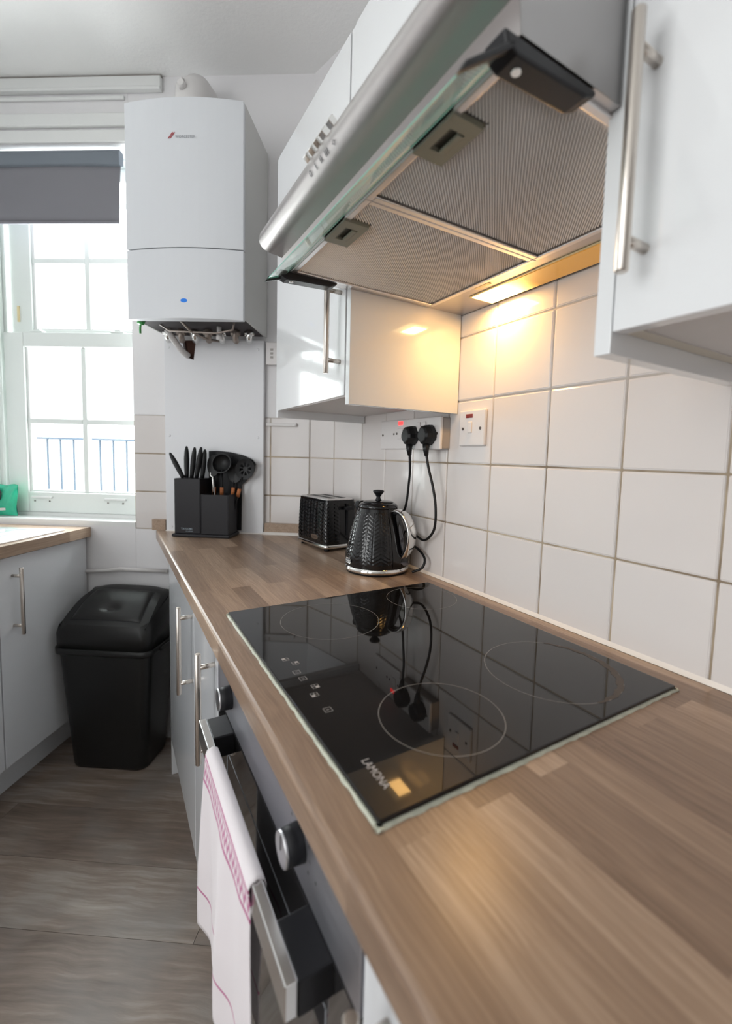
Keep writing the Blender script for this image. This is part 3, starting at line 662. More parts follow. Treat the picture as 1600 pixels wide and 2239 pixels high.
# ------------------------------------------------------------------ cooker hood
H = Thing('cooker_hood', 'brushed steel cooker hood with glass visor and lit lamp', 'cooker hood', FR, (-0.24, 0.28, 0.652))
HY0, HY1 = -0.004, 0.573          # width of the nose in front of the cabinets
RY0, RY1 = 0.012, 0.563           # width of the rear body between the cabinets
mb = MB(); mb.box((-0.300, RY0, 0.6535), (-0.003, RY1, 0.795)); H.part('rear_body', mb, 'steel_shade')
NC = (-0.455, 0.7035); NR = 0.031
prof = [(-0.302, 0.652), (-0.302, 0.793), (-0.380, 0.772)]
for k in range(13):
    a = radians(100 + 14.5*k); prof.append((NC[0]+NR*cos(a), NC[1]+NR*sin(a)*(1.0 if a < pi else 0.62)))
prof += [(-0.442, 0.682), (-0.4395, 0.666), (-0.438, 0.652)]
def shell(mb_, prof, y0, y1):
    n = len(prof)
    vs = [(p[0], y0, p[1]) for p in prof] + [(p[0], y1, p[1]) for p in prof]
    mb_.add(vs, [(i, i+1, n+i+1, n+i) for i in range(n-1)], True)
mb = MB(); shell(mb, prof[1:], HY0, HY1)
ho = H.part('body_shell', mb, 'steel'); ed = ho.modifiers.new('es', 'EDGE_SPLIT'); ed.split_angle = radians(32)
for y in (HY0, HY1-0.0008):
    mb = MB(); mb.prism(prof, 1, y, y+0.0008); H.part('end_cap', mb, 'steel_shade', 0)
# underside sheet around filters
mb = MB(); zc = 0.652
mb.box((-0.438, HY0+0.001, zc), (-0.427, HY1-0.001, zc+0.003)); mb.box((-0.100, RY0, zc), (-0.003, RY1, zc+0.003))
mb.box((-0.427, HY0+0.001, zc), (-0.302, 0.022, zc+0.003)); mb.box((-0.302, RY0, zc), (-0.100, 0.022, zc+0.003))
mb.box((-0.427, 0.545, zc), (-0.302, HY1-0.001, zc+0.003)); mb.box((-0.302, 0.545, zc), (-0.100, RY1, zc+0.003))
H.part('underside_panel', mb, 'steel')
def filt(y0, y1, hy0, hy1, skew=0.0):
    x0, x1 = -0.434, -0.103; z = 0.648
    mb_ = MB(); w_ = 0.0095
    mb_.box((x0, y0, z), (x0+w_, y1, z+0.006)); mb_.box((x1-w_, y0, z), (x1, y1, z+0.006)); mb_.box((x0+w_, y0, z), (x1-w_, y0+w_, z+0.006)); mb_.box((x0+w_, y1-w_, z), (x1-w_, y1, z+0.006))
    fo_ = H.part('grease_filter', mb_, 'alu', 0.0015)
    mb_ = MB(); mb_.box((x0+w_, y0+w_, z+0.0052), (x1-w_, y1-w_, z+0.0058)); H.part('filter_hole_shade', mb_, 'mesh_back', parent=fo_)  # dark sheet that paints the shade inside the mesh holes
    mb_ = MB(); c = 0.0047; nx = int((x1-x0-2*w_)/c); ny = int((y1-y0-2*w_)/c*1.0)
    vs = []; fs = []
    for i in range(nx*2-1):
        for j in range(ny):
            cx_ = x0+w_+c/2 + i*c/2; cy_ = y0+w_+c/2+j*c + (c/2 if i % 2 else 0)
            if cy_ > y1-w_-c/2: continue
            if hy0-0.002 < cy_ < hy1+0.002 and cx_ < -0.391: continue
            r = c*0.42; o_ = len(vs)
            zb = z+0.0042; vs += [(cx_-r, cy_, zb), (cx_, cy_-r, zb), (cx_+r, cy_, zb), (cx_, cy_+r, zb), (cx_, cy_, z+0.0016)]
            fs += [(o_, o_+1, o_+4), (o_+1, o_+2, o_+4), (o_+2, o_+3, o_+4), (o_+3, o_, o_+4)]
    mb_.add(vs, fs, False); H.part('expanded_mesh', mb_, 'alu_mesh', parent=fo_, kind='stuff')
    # handle plate with recess and bar
    mb_ = MB(); a, b = -0.434, -0.394; mb_.box((a, hy0, z-0.0022), (-0.424, hy1, z+0.004)); mb_.box((-0.404, hy0, z-0.0022), (b, hy1, z+0.004)); mb_.box((-0.424, hy0, z-0.0022), (-0.404, hy0+0.017, z+0.004)); mb_.box((-0.424, hy1-0.017, z-0.0022), (-0.404, hy1, z+0.004))
    ho_ = H.part('latch_plate', mb_, 'olive', 0.0, parent=fo_)
    mb_ = MB(); mb_.box((-0.424, hy0+0.017, z+0.003), (-0.404, hy1-0.017, z+0.0042)); mb_.box((-0.424, hy0+0.017, z-0.0015), (-0.4215, hy1-0.017, z+0.003)); H.part('latch_recess', mb_, 'olive_shade', parent=fo_)
    mb_ = MB(); mb_.box((-0.4115, hy0+0.019, z-0.003), (-0.4045, hy1-0.0175, z+0.001)); H.part('latch', mb_, 'olive', 0.001, parent=fo_)
filt(0.006, 0.2595, 0.083, 0.152)
filt(0.2605, 0.546, 0.320, 0.392)
# lamp strip
mb = MB(); mb.box((-0.074, 0.06, 0.6495), (-0.008, 0.064, 0.652)); mb.box((-0.074, 0.454, 0.6495), (-0.008, 0.459, 0.652)); mb.box((-0.074, 0.064, 0.6495), (-0.070, 0.454, 0.652)); mb.box((-0.012, 0.064, 0.6495), (-0.008, 0.454, 0.652)); lo = H.part('lamp_frame', mb, 'brass', 0.0008)
mb = MB(); mb.box((-0.070, 0.064, 0.6485), (-0.012, 0.454, 0.6518)); o = H.part('lamp_diffuser', mb, 'lamp', 0.0, parent=lo)
# keep object coordinates of the diffuser in hood frame: shader uses local y relative to the hood origin
for nd in M['lamp'].node_tree.nodes:
    if nd.type == 'MATH' and nd.operation == 'SUBTRACT': nd.inputs[1].default_value = 0.418-0.28
mb = MB(); mb.box((-0.098, 0.38, 0.6505), (-0.088, 0.42, 0.653)); H.part('filter_catch', mb, 'brass', 0.0008)
lamp_l = area('hood_lamp_light', (-0.036, 0.418, 0.645+WT), (0, 0, 0), 0.04, 0.06, 1.0, (1.0, 0.55, 0.17))
# visor, drooping slightly towards its near end
def vis(u, t, y=0.0):
    zl = 0.612 + 0.026*(y/0.57); zr = 0.650
    x = -0.4385 + (-0.4880+0.4385+0.018*(y/0.57))*u; z = zr + (zl-zr)*u; nx, nz = -0.50, -0.866
    return (x + nx*t, z + nz*t)
mb = MB()
ya_, yb_ = 0.006, 0.560
pa = [vis(0, 0, ya_), vis(1, 0, ya_), vis(1, 0.006, ya_), vis(0, 0.006, ya_)]; pb_ = [vis(0, 0, yb_), vis(1, 0, yb_), vis(1, 0.006, yb_), vis(0, 0.006, yb_)]
mb.v += [(q_[0], ya_, q_[1]) for q_ in pa] + [(q_[0], yb_, q_[1]) for q_ in pb_]
for f_, mi_ in (((0, 1, 5, 4), 0), ((2, 3, 7, 6), 0), ((1, 2, 6, 5), 1), ((3, 0, 4, 7), 1), ((0, 3, 2, 1), 1), ((4, 5, 6, 7), 1)):
    mb.f.append(f_); mb.sm.append(False); mb.mi.append(mi_)
H.part('glass_visor', mb, ['visor', 'visor_edge'])
for nm, y0, y1, sgn in (('near', -0.0035, 0.022, 1), ('far', 0.546, 0.5725, -1)):
    mb = MB(); mb.prism([(-0.455, 0.651), (-0.452, 0.641), (-0.440, 0.636), (-0.352, 0.640), (-0.338, 0.646), (-0.338, 0.651)], 1, y0, y1); ho = H.part('visor_hinge', mb, 'black', 0.003)
    ya, yb = (-0.0035, 0.0055) if sgn > 0 else (0.5605, 0.569)
    ym = (ya+yb)/2; e_ = 1.06 if sgn < 0 else 1.10
    mb = MB(); mb.prism([vis(0, -0.003, ym), vis(e_, -0.003, ym), vis(e_, 0.010, ym), vis(0, 0.012, ym)], 1, ya, yb); H.part('visor_arm', mb, 'black', 0.002, parent=ho)
    mb = MB(); yc = (y0+y1)/2; mb.tube([(-0.428, yc, 0.6392), (-0.428, yc, 0.6355)], 0.0042, 14); H.part('screw', mb, 'chrome', parent=ho)
# push buttons and their symbols on the nose
def nose(a_deg, d=0.0): return (NC[0] + (NR+d)*cos(radians(a_deg)), NC[1] + (NR+d)*sin(radians(a_deg))*(1.0 if a_deg < 180 else 0.62))
for k, y in enumerate((0.336, 0.318, 0.300, 0.282, 0.260)):
    p0 = nose(146, -0.001); p1 = nose(146, 0.009); 
    mb = MB(); dx, dz = p1[0]-p0[0], p1[1]-p0[1]; l_ = sqrt(dx*dx+dz*dz); ux, uz = dx/l_, dz/l_; tx, tz = -uz, ux; h = 0.0052
    mb.prism([(p0[0]-tx*h, p0[1]-tz*h), (p1[0]-tx*h, p1[1]-tz*h), (p1[0]+tx*h, p1[1]+tz*h), (p0[0]+tx*h, p0[1]+tz*h)], 1, y-0.0052, y+0.0052); H.part('push_button', mb, 'chrome', 0.001)
def nose_place(ac, yc):
    def f(u, v, h):
        p = nose(ac - v/0.030*57.2958, 0.0011); return (p[0], yc - u, p[1])
    return f
for k, (tx_, y) in enumerate((('0', 0.326), ('I', 0.308), ('II', 0.291), ('III', 0.274), ('', 0.252))):
    if k < 4:
        mb = text_mb(tx_, 0.015, nose_place(204, y)); H.part('printed_symbol', mb, 'ink')
mb = MB(); pl_ = nose_place(204, 0.252)
for k in range(8):
    a = 2*pi*k/8; r0, r1 = 0.0026, 0.0034 if k % 2 else 0.0048
    mb.add([pl_(r0*cos(a)-0.0004*sin(a), r0*sin(a)+0.0004*cos(a), 0), pl_(r1*cos(a)-0.0004*sin(a), r1*sin(a)+0.0004*cos(a), 0), pl_(r1*cos(a)+0.0004*sin(a), r1*sin(a)-0.0004*cos(a), 0), pl_(r0*cos(a)+0.0004*sin(a), r0*sin(a)-0.0004*cos(a), 0)], [(0, 1, 2, 3)])
for k in range(16):
    a, b = 2*pi*k/16, 2*pi*(k+1)/16
    mb.add([pl_(0.0020*cos(a), 0.0020*sin(a), 0), pl_(0.0027*cos(a), 0.0027*sin(a), 0), pl_(0.0027*cos(b), 0.0027*sin(b), 0), pl_(0.0020*cos(b), 0.0020*sin(b), 0)], [(0, 1, 2, 3)])
H.part('printed_symbol', mb, 'ink')

# ------------------------------------------------------------------ hob
HB = Thing('hob', 'black glass electric hob set into the worktop', 'hob', FR, (-0.3, 0.295, 0.0))
mb = MB(); mb.box((-0.540, 0.014, 0.0022), (-0.062, 0.580, 0.0068)); HB.part('glass_top', mb, 'hob', 0.0016, seg=3)
mb = MB(); 
rnd = random.Random(3)
def gask(p, q_, out, n=60):
    vs = []
    for k in range(n+1):
        f_ = k/n; x = p[0]+(q_[0]-p[0])*f_; y = p[1]+(q_[1]-p[1])*f_; wd = 0.0028+rnd.uniform(-0.0008, 0.0012)
        vs += [(x-out[0]*0.004, y-out[1]*0.004, 0.0026), (x+out[0]*wd*0.35, y+out[1]*wd*0.35, 0.0026), (x+out[0]*wd, y+out[1]*wd, 0.0001)]
    mb.add(vs, [(3*k+i, 3*k+i+1, 3*k+i+4, 3*k+i+3) for k in range(n) for i in range(2)], False)
gask((-0.540, 0.010), (-0.540, 0.584), (-1, 0)); gask((-0.544, 0.014), (-0.058, 0.014), (0, -1)); gask((-0.062, 0.010), (-0.062, 0.584), (1, 0), 30); gask((-0.544, 0.580), (-0.058, 0.580), (0, 1), 30)
HB.part('sealant_bead', mb, 'gasket')
zt = 0.00695
for c_, r_ in (((-0.395, 0.113), 0.0745), ((-0.176, 0.130), 0.095), ((-0.383, 0.455), 0.0905), ((-0.150, 0.487), 0.076)):
    mb = MB(); mb.ring(c_, r_-0.00032, r_+0.00032, zt); HB.part('cooking_zone_ring', mb, 'hob_ring')
mb = MB()
c_ = (-0.176, 0.130); n = 60; vs = []
for k in range(n+1):
    a = radians(-105 + 150*k/n); wob = 0.0012*sin(k*0.9)+0.0008*sin(k*2.3); wd = 0.0085*sin(pi*min(1, max(0.02, k/n)))**0.7
    vs += [(c_[0]+(0.0935-wd+wob)*cos(a), c_[1]+(0.0935-wd+wob)*sin(a), zt+0.0001), (c_[0]+(0.0955+wob*0.5)*cos(a), c_[1]+(0.0955+wob*0.5)*sin(a), zt+0.0001)]
mb.add(vs, [(2*k, 2*k+1, 2*k+3, 2*k+2) for k in range(n)]); HB.part('burnt_mark', mb, 'stain', label='brown burnt arc on the right rear zone')
def hobp(xc, yc):
    return lambda u, v, h: (xc + v, yc - u, zt)       # read from the front edge of the hob
mb = text_mb('LAMONA', 0.0125, hobp(-0.5135, 0.0655), width=0.044); HB.part('printed_name', mb, 'hob_print')
def outline(mb_, x, y, w_, h_, t=0.0005):
    pts_ = [(x-h_, y-w_), (x+h_, y-w_), (x+h_, y+w_), (x-h_, y+w_)]
    for i in range(4):
        a, b = pts_[i], pts_[(i+1) % 4]
        x0_, x1_ = min(a[0], b[0])-t/2, max(a[0], b[0])+t/2; y0_, y1_ = min(a[1], b[1])-t/2, max(a[1], b[1])+t/2
        mb_.add([(x0_, y0_, zt), (x1_, y0_, zt), (x1_, y1_, zt), (x0_, y1_, zt)], [(0, 1, 2, 3)])
def quad(mb_, x0_, y0_, x1_, y1_): mb_.add([(x0_, y0_, zt), (x1_, y0_, zt), (x1_, y1_, zt), (x0_, y1_, zt)], [(0, 1, 2, 3)])
ic = [(-0.510, 0.337, 'q', (-1, 1)), (-0.501, 0.319, 'q', (1, 1)), (-0.509, 0.292, 'v', 0), (-0.508, 0.271, '^', 0), (-0.501, 0.244, 'q', (1, -1)), (-0.510, 0.225, 'q', (-1, -1)), (-0.509, 0.186, 'i', 0)]
for (x, y, k, a) in ic:
    mb = MB(); hw, hh = 0.0046, 0.0046; outline(mb, x, y, hw, hh)
    if k == 'q':
        quad(mb, x-0.0003, y-hw, x+0.0003, y+hw); quad(mb, x-hh, y-0.0003, x+hh, y+0.0003)
        sx, sy = a; quad(mb, min(x, x+sx*hh), min(y, y+sy*hw), max(x, x+sx*hh), max(y, y+sy*hw))
    elif k == 'i': quad(mb, x-0.0022, y-0.0004, x+0.0022, y+0.0004)
    else:
        d = 1 if k == '^' else -1
        for sg in (1, -1):
            mb.add([(x-d*0.002, y+sg*0.003, zt), (x-d*0.002+0.0005, y+sg*0.003, zt), (x+d*0.002+0.0005, y, zt), (x+d*0.002, y, zt)], [(0, 1, 2, 3)])
    HB.part('touch_symbol', mb, 'hob_print')

# ------------------------------------------------------------------ oven
XO = -0.560
OV = Thing('oven', 'built-in electric oven with steel fascia and black glass door', 'oven', FR, (XO+0.2, 0.289, -0.76))
mb = MB(); mb.box((XO+0.022, 0.006, -0.735), (-0.08, 0.572, -0.042)); OV.part('oven_body', mb, 'dark_in')
mb = MB(); mb.box((XO, 0.004, -0.152), (XO+0.020, 0.574, -0.0415)); fo = OV.part('control_panel', mb, 'steel_panel', 0.0015)
mb = MB(); mb.box((XO+0.001, 0.005, -0.735), (XO+0.020, 0.573, -0.1545)); do = OV.part('oven_door', mb, 'oven_glass', 0.0015)
mb = MB(); mb.box((XO+0.0002, 0.005, -0.156), (XO+0.019, 0.573, -0.153)); OV.part('door_top_seal', mb, 'black', parent=do)
# inner window of the door as a raised printed border
mb = MB()
for a, b, c2, d2 in ((0.07, 0.50, -0.222, -0.220), (0.07, 0.50, -0.58, -0.578)): mb.box((XO+0.0004, a, c2), (XO+0.0012, b, d2))
for y in (0.07, 0.50): mb.box((XO+0.0004, y-0.001, -0.58), (XO+0.0012, y+0.001, -0.22))
OV.part('inner_window_line', mb, 'ink_grey', parent=do)
mb = MB(); mb.box((-0.606, 0.055, -0.187), (-0.594, 0.505, -0.151)); OV.part('handle_bar', mb, 'bar', 0.0012, parent=do)
for y0 in (0.0545, 0.444):
    mb = MB(); mb.box((-0.5938, y0, -0.190), (XO+0.002, y0+0.062, -0.1535)); OV.part('handle_bracket', mb, 'black', 0.002, parent=do, label='black bracket')
for y in (0.141, 0.470):
    mb = MB(); mb.tube([(XO, y, -0.104), (XO-0.019, y, -0.104)], [0.0195, 0.0182], 40); kb = OV.part('knob', mb, 'black_matt', 0.0)
    mb = MB(); mb.tube([(XO-0.0188, y, -0.104), (XO-0.0215, y, -0.104)], [0.0186, 0.0178], 40); OV.part('knob_cap', mb, 'knob_face', 0.0006, parent=kb)
    mb = MB(); mb.box((XO-0.0222, y-0.0005, -0.104), (XO-0.0214, y+0.0005, -0.088)); OV.part('pointer_line', mb, 'ink', parent=kb)
def facep(yc, zc): return lambda u, v, h: (XO-0.0004, yc - u, zc + v)
for k in range(9):
    a = radians(-120 + 30*k); r_ = 0.0285; yc, zc = 0.141, -0.104
    if abs(-120+30*k) < 10: continue
    y_, z_ = yc - r_*sin(a), zc + r_*cos(a); mb = MB()
    if k % 2 == 0: mb.add([(XO-0.0004, y_-0.0022, z_-0.0022), (XO-0.0004, y_+0.0018, z_-0.0018), (XO-0.0004, y_+0.0006, z_+0.0024)], [(0, 1, 2)])
    else: mb.add([(XO-0.0004, y_-0.0026, z_-0.0005), (XO-0.0004, y_+0.0026, z_-0.0005), (XO-0.0004, y_+0.0026, z_+0.0005), (XO-0.0004, y_-0.0026, z_+0.0005)], [(0, 1, 2, 3)])
    OV.part('printed_symbol', mb, 'ink')
mb = MB(); mb.add([(XO-0.0004, 0.0965+0.0018*cos(a), -0.113+0.0018*sin(a)) for a in [2*pi*k/10 for k in range(10)]], [tuple(range(10))])
OV.part('printed_symbol', mb, 'ink')

# ------------------------------------------------------------------ tea towel over the oven handle
def towel():
    nu, nv = 46, 70; hw = 0.0098; top = -0.1468; Lf, Lb = 0.285, 0.245
    tot = Lb + pi*hw + Lf
    mb_ = MB(); uvs = []
    y_a, y_b = 0.163, 0.415
    def P(u, d):
        # u 0 near .. 1 far ; d = distance of cloth from fold crest (front +, back -)
        y = y_a + (y_b-y_a)*u; arc = pi*hw/2
        if abs(d) <= arc:
            a = d/hw; x = -0.600 - hw*sin(a); z = top - hw + hw*cos(a) - 0.001
            fall = 0
        else:
            e = abs(d)-arc; fall = e; z = top - hw - e
            x = -0.600 - hw if d > 0 else -0.600 + hw
        k = min(1, fall/0.18)
        fold = sin(u*9.5+0.6)*0.006 + sin(u*21+2)*0.0025
        if d > 0:
            x += -0.006*k + fold*k*1.1; y += (u-0.45)*(-0.010)*k + 0.012*k*(u-0.2) + 0.004*sin(fall*30)*k
            if u < 0.12: x += 0.003*(1-u/0.12)*min(1, fall*40)
            z += 0.012*sin(u*6)*k*0.5
        else:
            x += 0.004*k + fold*0.25*k; y += 0.045*k*(1-u)
            x = min(x, XO-0.004)
        return (x, y, z)
    for j in range(nv):
        d = -Lb - pi*hw/2 + tot*j/(nv-1)
        for i in range(nu):
            u = i/(nu-1); mb_.v.append(P(u, d)); uvs.append(((1-u)*(y_b-y_a), d))
    for j in range(nv-1):
        for i in range(nu-1):
            mb_.f.append((j*nu+i, j*nu+i+1, (j+1)*nu+i+1, (j+1)*nu+i)); mb_.sm.append(True); mb_.mi.append(0)
    o_ = single('tea_towel', mb_, 'towel', FR, (-0.6, 0.28, -0.45), label='white tea towel with magenta border hanging over oven handle', cat='towel')
    uvl = o_.data.uv_layers.new(name='UVMap')
    for lp in o_.data.loops: uvl.data[lp.index].uv = uvs[lp.vertex_index]
    sd_ = o_.modifiers.new('solid', 'SOLIDIFY'); sd_.thickness = 0.0014; sd_.offset = 0
    return o_
towel()

# ------------------------------------------------------------------ base cabinets under the long worktop
def base_cab(label, y0, y1, hy, name='base_cabinet', back=-0.06):
    T = Thing(name, label, 'cabinet', FR, (-0.3, (y0+y1)/2, -0.74), group='base cabinets under the long worktop')
    mb_ = MB(); mb_.box((XO+0.021, y0+0.001, -0.735), (back, y1-0.001, -0.0385)); T.part('carcase', mb_, 'carcase')
    mb_ = MB(); mb_.box((XO, y0+0.0015, -0.735), (XO+0.018, y1-0.0015, -0.043)); d_ = T.part('door', mb_, 'grey_panel', 0.001)
    bar_handle(T, XO-0.032, hy, -0.300, -0.075, XO+0.001, parent=d_, name='handle')
    return T
base_cab('narrow grey gloss base cabinet just beyond the oven', 0.578, 0.868, 0.603)
base_cab('grey gloss base cabinet at the far end beside the bin', 0.870, 1.418, 0.897, back=-0.25)
base_cab('white gloss base cabinet on the near side of the oven', -0.40, 0.000, -0.040)
mb = MB(); mb.box((XO, 1.4185, -WT), (-0.25, 1.436, -0.0385)); single('end_panel', mb, 'gloss', FR, (-0.3, 1.43, -WT), label='white end panel closing the cabinet run next to the bin', cat='panel', bevel=0.001)
mb = MB(); mb.box((-0.515, -0.40, -WT+0.001), (-0.500, 1.418, -0.736)); single('plinth', mb, 'grey_panel', FR, (-0.51, 0.5, -WT), label='grey plinth board below the oven and cabinets', cat='plinth')

# cabinets below the sink
def sink_cab(label, t0, t1, ht):
    T = Thing('base_cabinet', label, 'cabinet', FW, (1.2, (t0+t1)/2, -0.735), group='cabinets under the sink')
    mb_ = MB(); mb_.box((0.921, t0+0.001, -0.735), (1.49, t1-0.001, -0.165)); mb_.box((0.921, t0+0.001, -0.165), (0.9595, t1-0.001, -0.0385)); T.part('carcase', mb_, 'carcase')
    mb_ = MB(); mb_.box((0.900, t0+0.0015, -0.735), (0.918, t1-0.0015, -0.043)); d_ = T.part('door', mb_, 'grey_panel', 0.001)
    if ht: bar_handle(T, 0.868, ht, -0.300, -0.078, 0.901, parent=d_, name='handle')
sink_cab('grey gloss sink cabinet with steel handle left of the bin', 0.010, 0.404, 0.352)
sink_cab('grey gloss cabinet at the left edge of the photo', 0.406, 0.80, 0.455)
sink_cab('grey gloss cabinet nearest the camera on the sink side', 0.802, 1.40, None)
mb = MB(); mb.box((0.975, 0.005, -WT+0.001), (0.990, 1.40, -0.736)); single('plinth', mb, 'grey_panel', FW, (0.98, 0.7, -WT), label='grey plinth board under the sink cabinets', cat='plinth')

# ------------------------------------------------------------------ bin
def rrect(cx_, cy_, hx, hy, r, n=6):
    pts_ = []
    for (sx, sy, a0) in ((1, 1, 0), (-1, 1, 90), (-1, -1, 180), (1, -1, 270)):
        for k in range(n+1):
            a = radians(a0 + 90*k/n); pts_.append((cx_+sx*(hx-r)+r*cos(a), cy_+sy*(hy-r)+r*sin(a)))
    return pts_
def loft(mb_, rings, smooth=True, cap0=True, cap1=True):
    n_ = len(rings[0]); vs = [p for r_ in rings for p in r_]
    mb_.add(vs, [(j*n_+i, j*n_+(i+1) % n_, (j+1)*n_+(i+1) % n_, (j+1)*n_+i) for j in range(len(rings)-1) for i in range(n_)], smooth)
    o_ = len(mb_.v)-len(vs)
    if cap0: mb_.f.append(tuple(o_+i for i in range(n_))[::-1]); mb_.sm.append(False); mb_.mi.append(mb_.cur)
    if cap1: mb_.f.append(tuple(o_+(len(rings)-1)*n_+i for i in range(n_))); mb_.sm.append(False); mb_.mi.append(mb_.cur)
    return mb_
BN = Thing('swing_bin', 'tall black plastic swing bin in the corner gap', 'bin', FW, (0.705, 0.12, -WT))
bcx, bct = 0.700, 0.118
def R3(hx, hy, r, z, dt=0): return [(p[0], p[1], z) for p in rrect(bcx, bct+dt, hx, hy, r)]
mb = MB(); loft(mb, [R3(0.138, 0.082, 0.035, -WT+0.002), R3(0.143, 0.086, 0.035, -WT+0.012), R3(0.172, 0.104, 0.035, -0.42), R3(0.174, 0.105, 0.035, -0.405)]); BN.part('bin_body', mb, 'bin')
mb = MB(); loft(mb, [R3(0.176, 0.107, 0.036, -0.428), R3(0.183, 0.111, 0.036, -0.424), R3(0.183, 0.111, 0.036, -0.404), R3(0.174, 0.106, 0.034, -0.404)]); 
BN.part('bin_rim', mb, 'bin')
for sg in (1, -1):
    mb = MB(); mb.prism(rrect(bct-0.01+0.02, -0.416, 0.035, 0.010, 0.008, 3), 0, bcx+sg*0.180, bcx+sg*0.192); BN.part('side_grip', mb, 'bin', 0.002)
# lid: rim then slopes up to the back
def lid_ring(h):
    # h 0..1 : lower ring to the top ridge
    out = []
    for (x, y, _) in R3(0.178, 0.109, 0.036, 0): out.append((x, y))
    return out
mb = MB()
def LR(inset, zf, zb, backshift=0.0):
    pts_ = rrect(bcx, bct, 0.179-inset, 0.1085-inset*0.6, 0.036)
    res = []
    for (x, y) in pts_:
        f_ = (y-(bct-0.1085))/0.217      # 0 back .. 1 front
        f_ = min(1, max(0, f_)); y2 = (bct-0.1085) + (y-(bct-0.1085))*(1-backshift)
        res.append((x, y2, zb + (zf-zb)*f_))
    return res
loft(mb, [LR(0.0, -0.403, -0.403), LR(0.0, -0.355, -0.30), LR(0.006, -0.335, -0.262), LR(0.020, -0.322, -0.238)], cap1=False)
# sloping upper face as curved grid
def topf(u, v):
    x = bcx + (-1+2*u)*(0.160 - 0.030*(v**2)); t_ = (bct+0.0965) - 0.190*v
    z = -0.3195 + 0.097*sin(v*pi/2*1.0)**0.95 - 0.010*(abs(2*u-1)**4)
    return (x, t_, z)
mb.grid(14, 14, topf)
def sidef(sg):
    def f(u, v):
        p = topf(1.0 if sg > 0 else 0.0, u); x = bcx+sg*0.159; zb = -0.322 + (-0.238+0.322)*u
        return (p[0] + (x-p[0])*v, p[1], p[2]+(zb-p[2])*v)
    return f
mb.grid(14, 4, sidef(1)); mb.grid(14, 4, sidef(-1))
def backf(u, v):
    p = topf(u, 1.0); zb = -0.238; return (p[0]+(bcx+(-1+2*u)*0.159-p[0])*v, p[1]+(-0.006)*v, p[2]+(zb-p[2])*v)
mb.grid(14, 4, backf)
BN.part('lid', mb, 'bin')
mb = MB()
def flap(u, v):
    uu = 0.10+0.80*u; vv = 0.10+0.66*v; p = topf(uu, vv); e = 0.0065*(1 - max(abs(2*u-1)**12, abs(2*v-1)**12)); 
    dip = 0.012*math.exp(-(((u-0.5)/0.12)**2 + ((v-0.30)/0.09)**2))
    return (p[0], p[1]+0.4*e, p[2]+e+0.0008-dip)
mb.grid(40, 30, flap); lo = BN.part('swing_flap', mb, 'bin')
gp = MB()
for (u0, u1, v0, v1) in ((0.095, 0.905, 0.088, 0.10), (0.095, 0.905, 0.76, 0.772), (0.088, 0.10, 0.09, 0.77), (0.90, 0.912, 0.09, 0.77)):
    gp.grid(20, 20, lambda u, v: (lambda p: (p[0], p[1], p[2]+0.0004))(topf(u0+(u1-u0)*u, v0+(v1-v0)*v)))
BN.part('flap_gap', gp, 'black_matt')

# ------------------------------------------------------------------ boiler
BL = Thing('boiler', 'white wall-hung gas boiler beside the window', 'boiler', FW, (0.363, 0.0, 0.735))
bs0, bs1 = 0.171, 0.556
def bowed(z0, z1, t0, tf, bow, n=14):
    pts_ = [(bs0, t0), (bs1, t0)]
    fr_ = [(bs1-(bs1-bs0)*k/n, tf + bow*(1-(2*k/n-1)**2)) for k in range(n+1)]
    mb_ = MB(); mb_.prism(pts_+fr_, 2, z0, z1); return mb_
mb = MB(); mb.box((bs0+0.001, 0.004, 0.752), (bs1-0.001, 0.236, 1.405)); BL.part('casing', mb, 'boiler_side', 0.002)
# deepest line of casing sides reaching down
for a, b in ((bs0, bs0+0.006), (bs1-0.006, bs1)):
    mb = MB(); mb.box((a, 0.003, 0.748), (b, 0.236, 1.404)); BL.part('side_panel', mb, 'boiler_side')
mb = bowed(0.9575, 1.403, 0.2365, 0.252, 0.022); BL.part('front_cover', mb, 'boiler', 0.0015)
mb = bowed(0.738, 0.9545, 0.2365, 0.252, 0.022); BL.part('control_cover', mb, 'boiler', 0.0015)
mb = MB(); mb.cyl((0, 0, 0), (0, 0.002, 0), 0.5, 32); 
mb.v = [(0.357+p[0]*0.022, 0.2722+p[1], 0.793+p[2]*0.013) for p in mb.v]; BL.part('display_light', mb, 'blue_led', label='blue lit oval indicator')
def bface(sc_, zc_, off=0.2745): return lambda u, v, h: (sc_ - u, off-0.0, zc_+v)
mb = text_mb('WORCESTER', 0.0115, bface(0.347, 1.285, 0.2756), width=0.064); BL.part('printed_name', mb, 'ink_grey')
mb = MB()
for k in range(2):
    o_ = 0.006*k; mb.add([(0.404-o_, 0.2744, 1.281), (0.401-o_, 0.2744, 1.281), (0.385-o_, 0.2754, 1.299), (0.389-o_, 0.2754, 1.299)], [(0, 1, 2, 3)])
BL.part('printed_emblem', mb, 'red_ink')
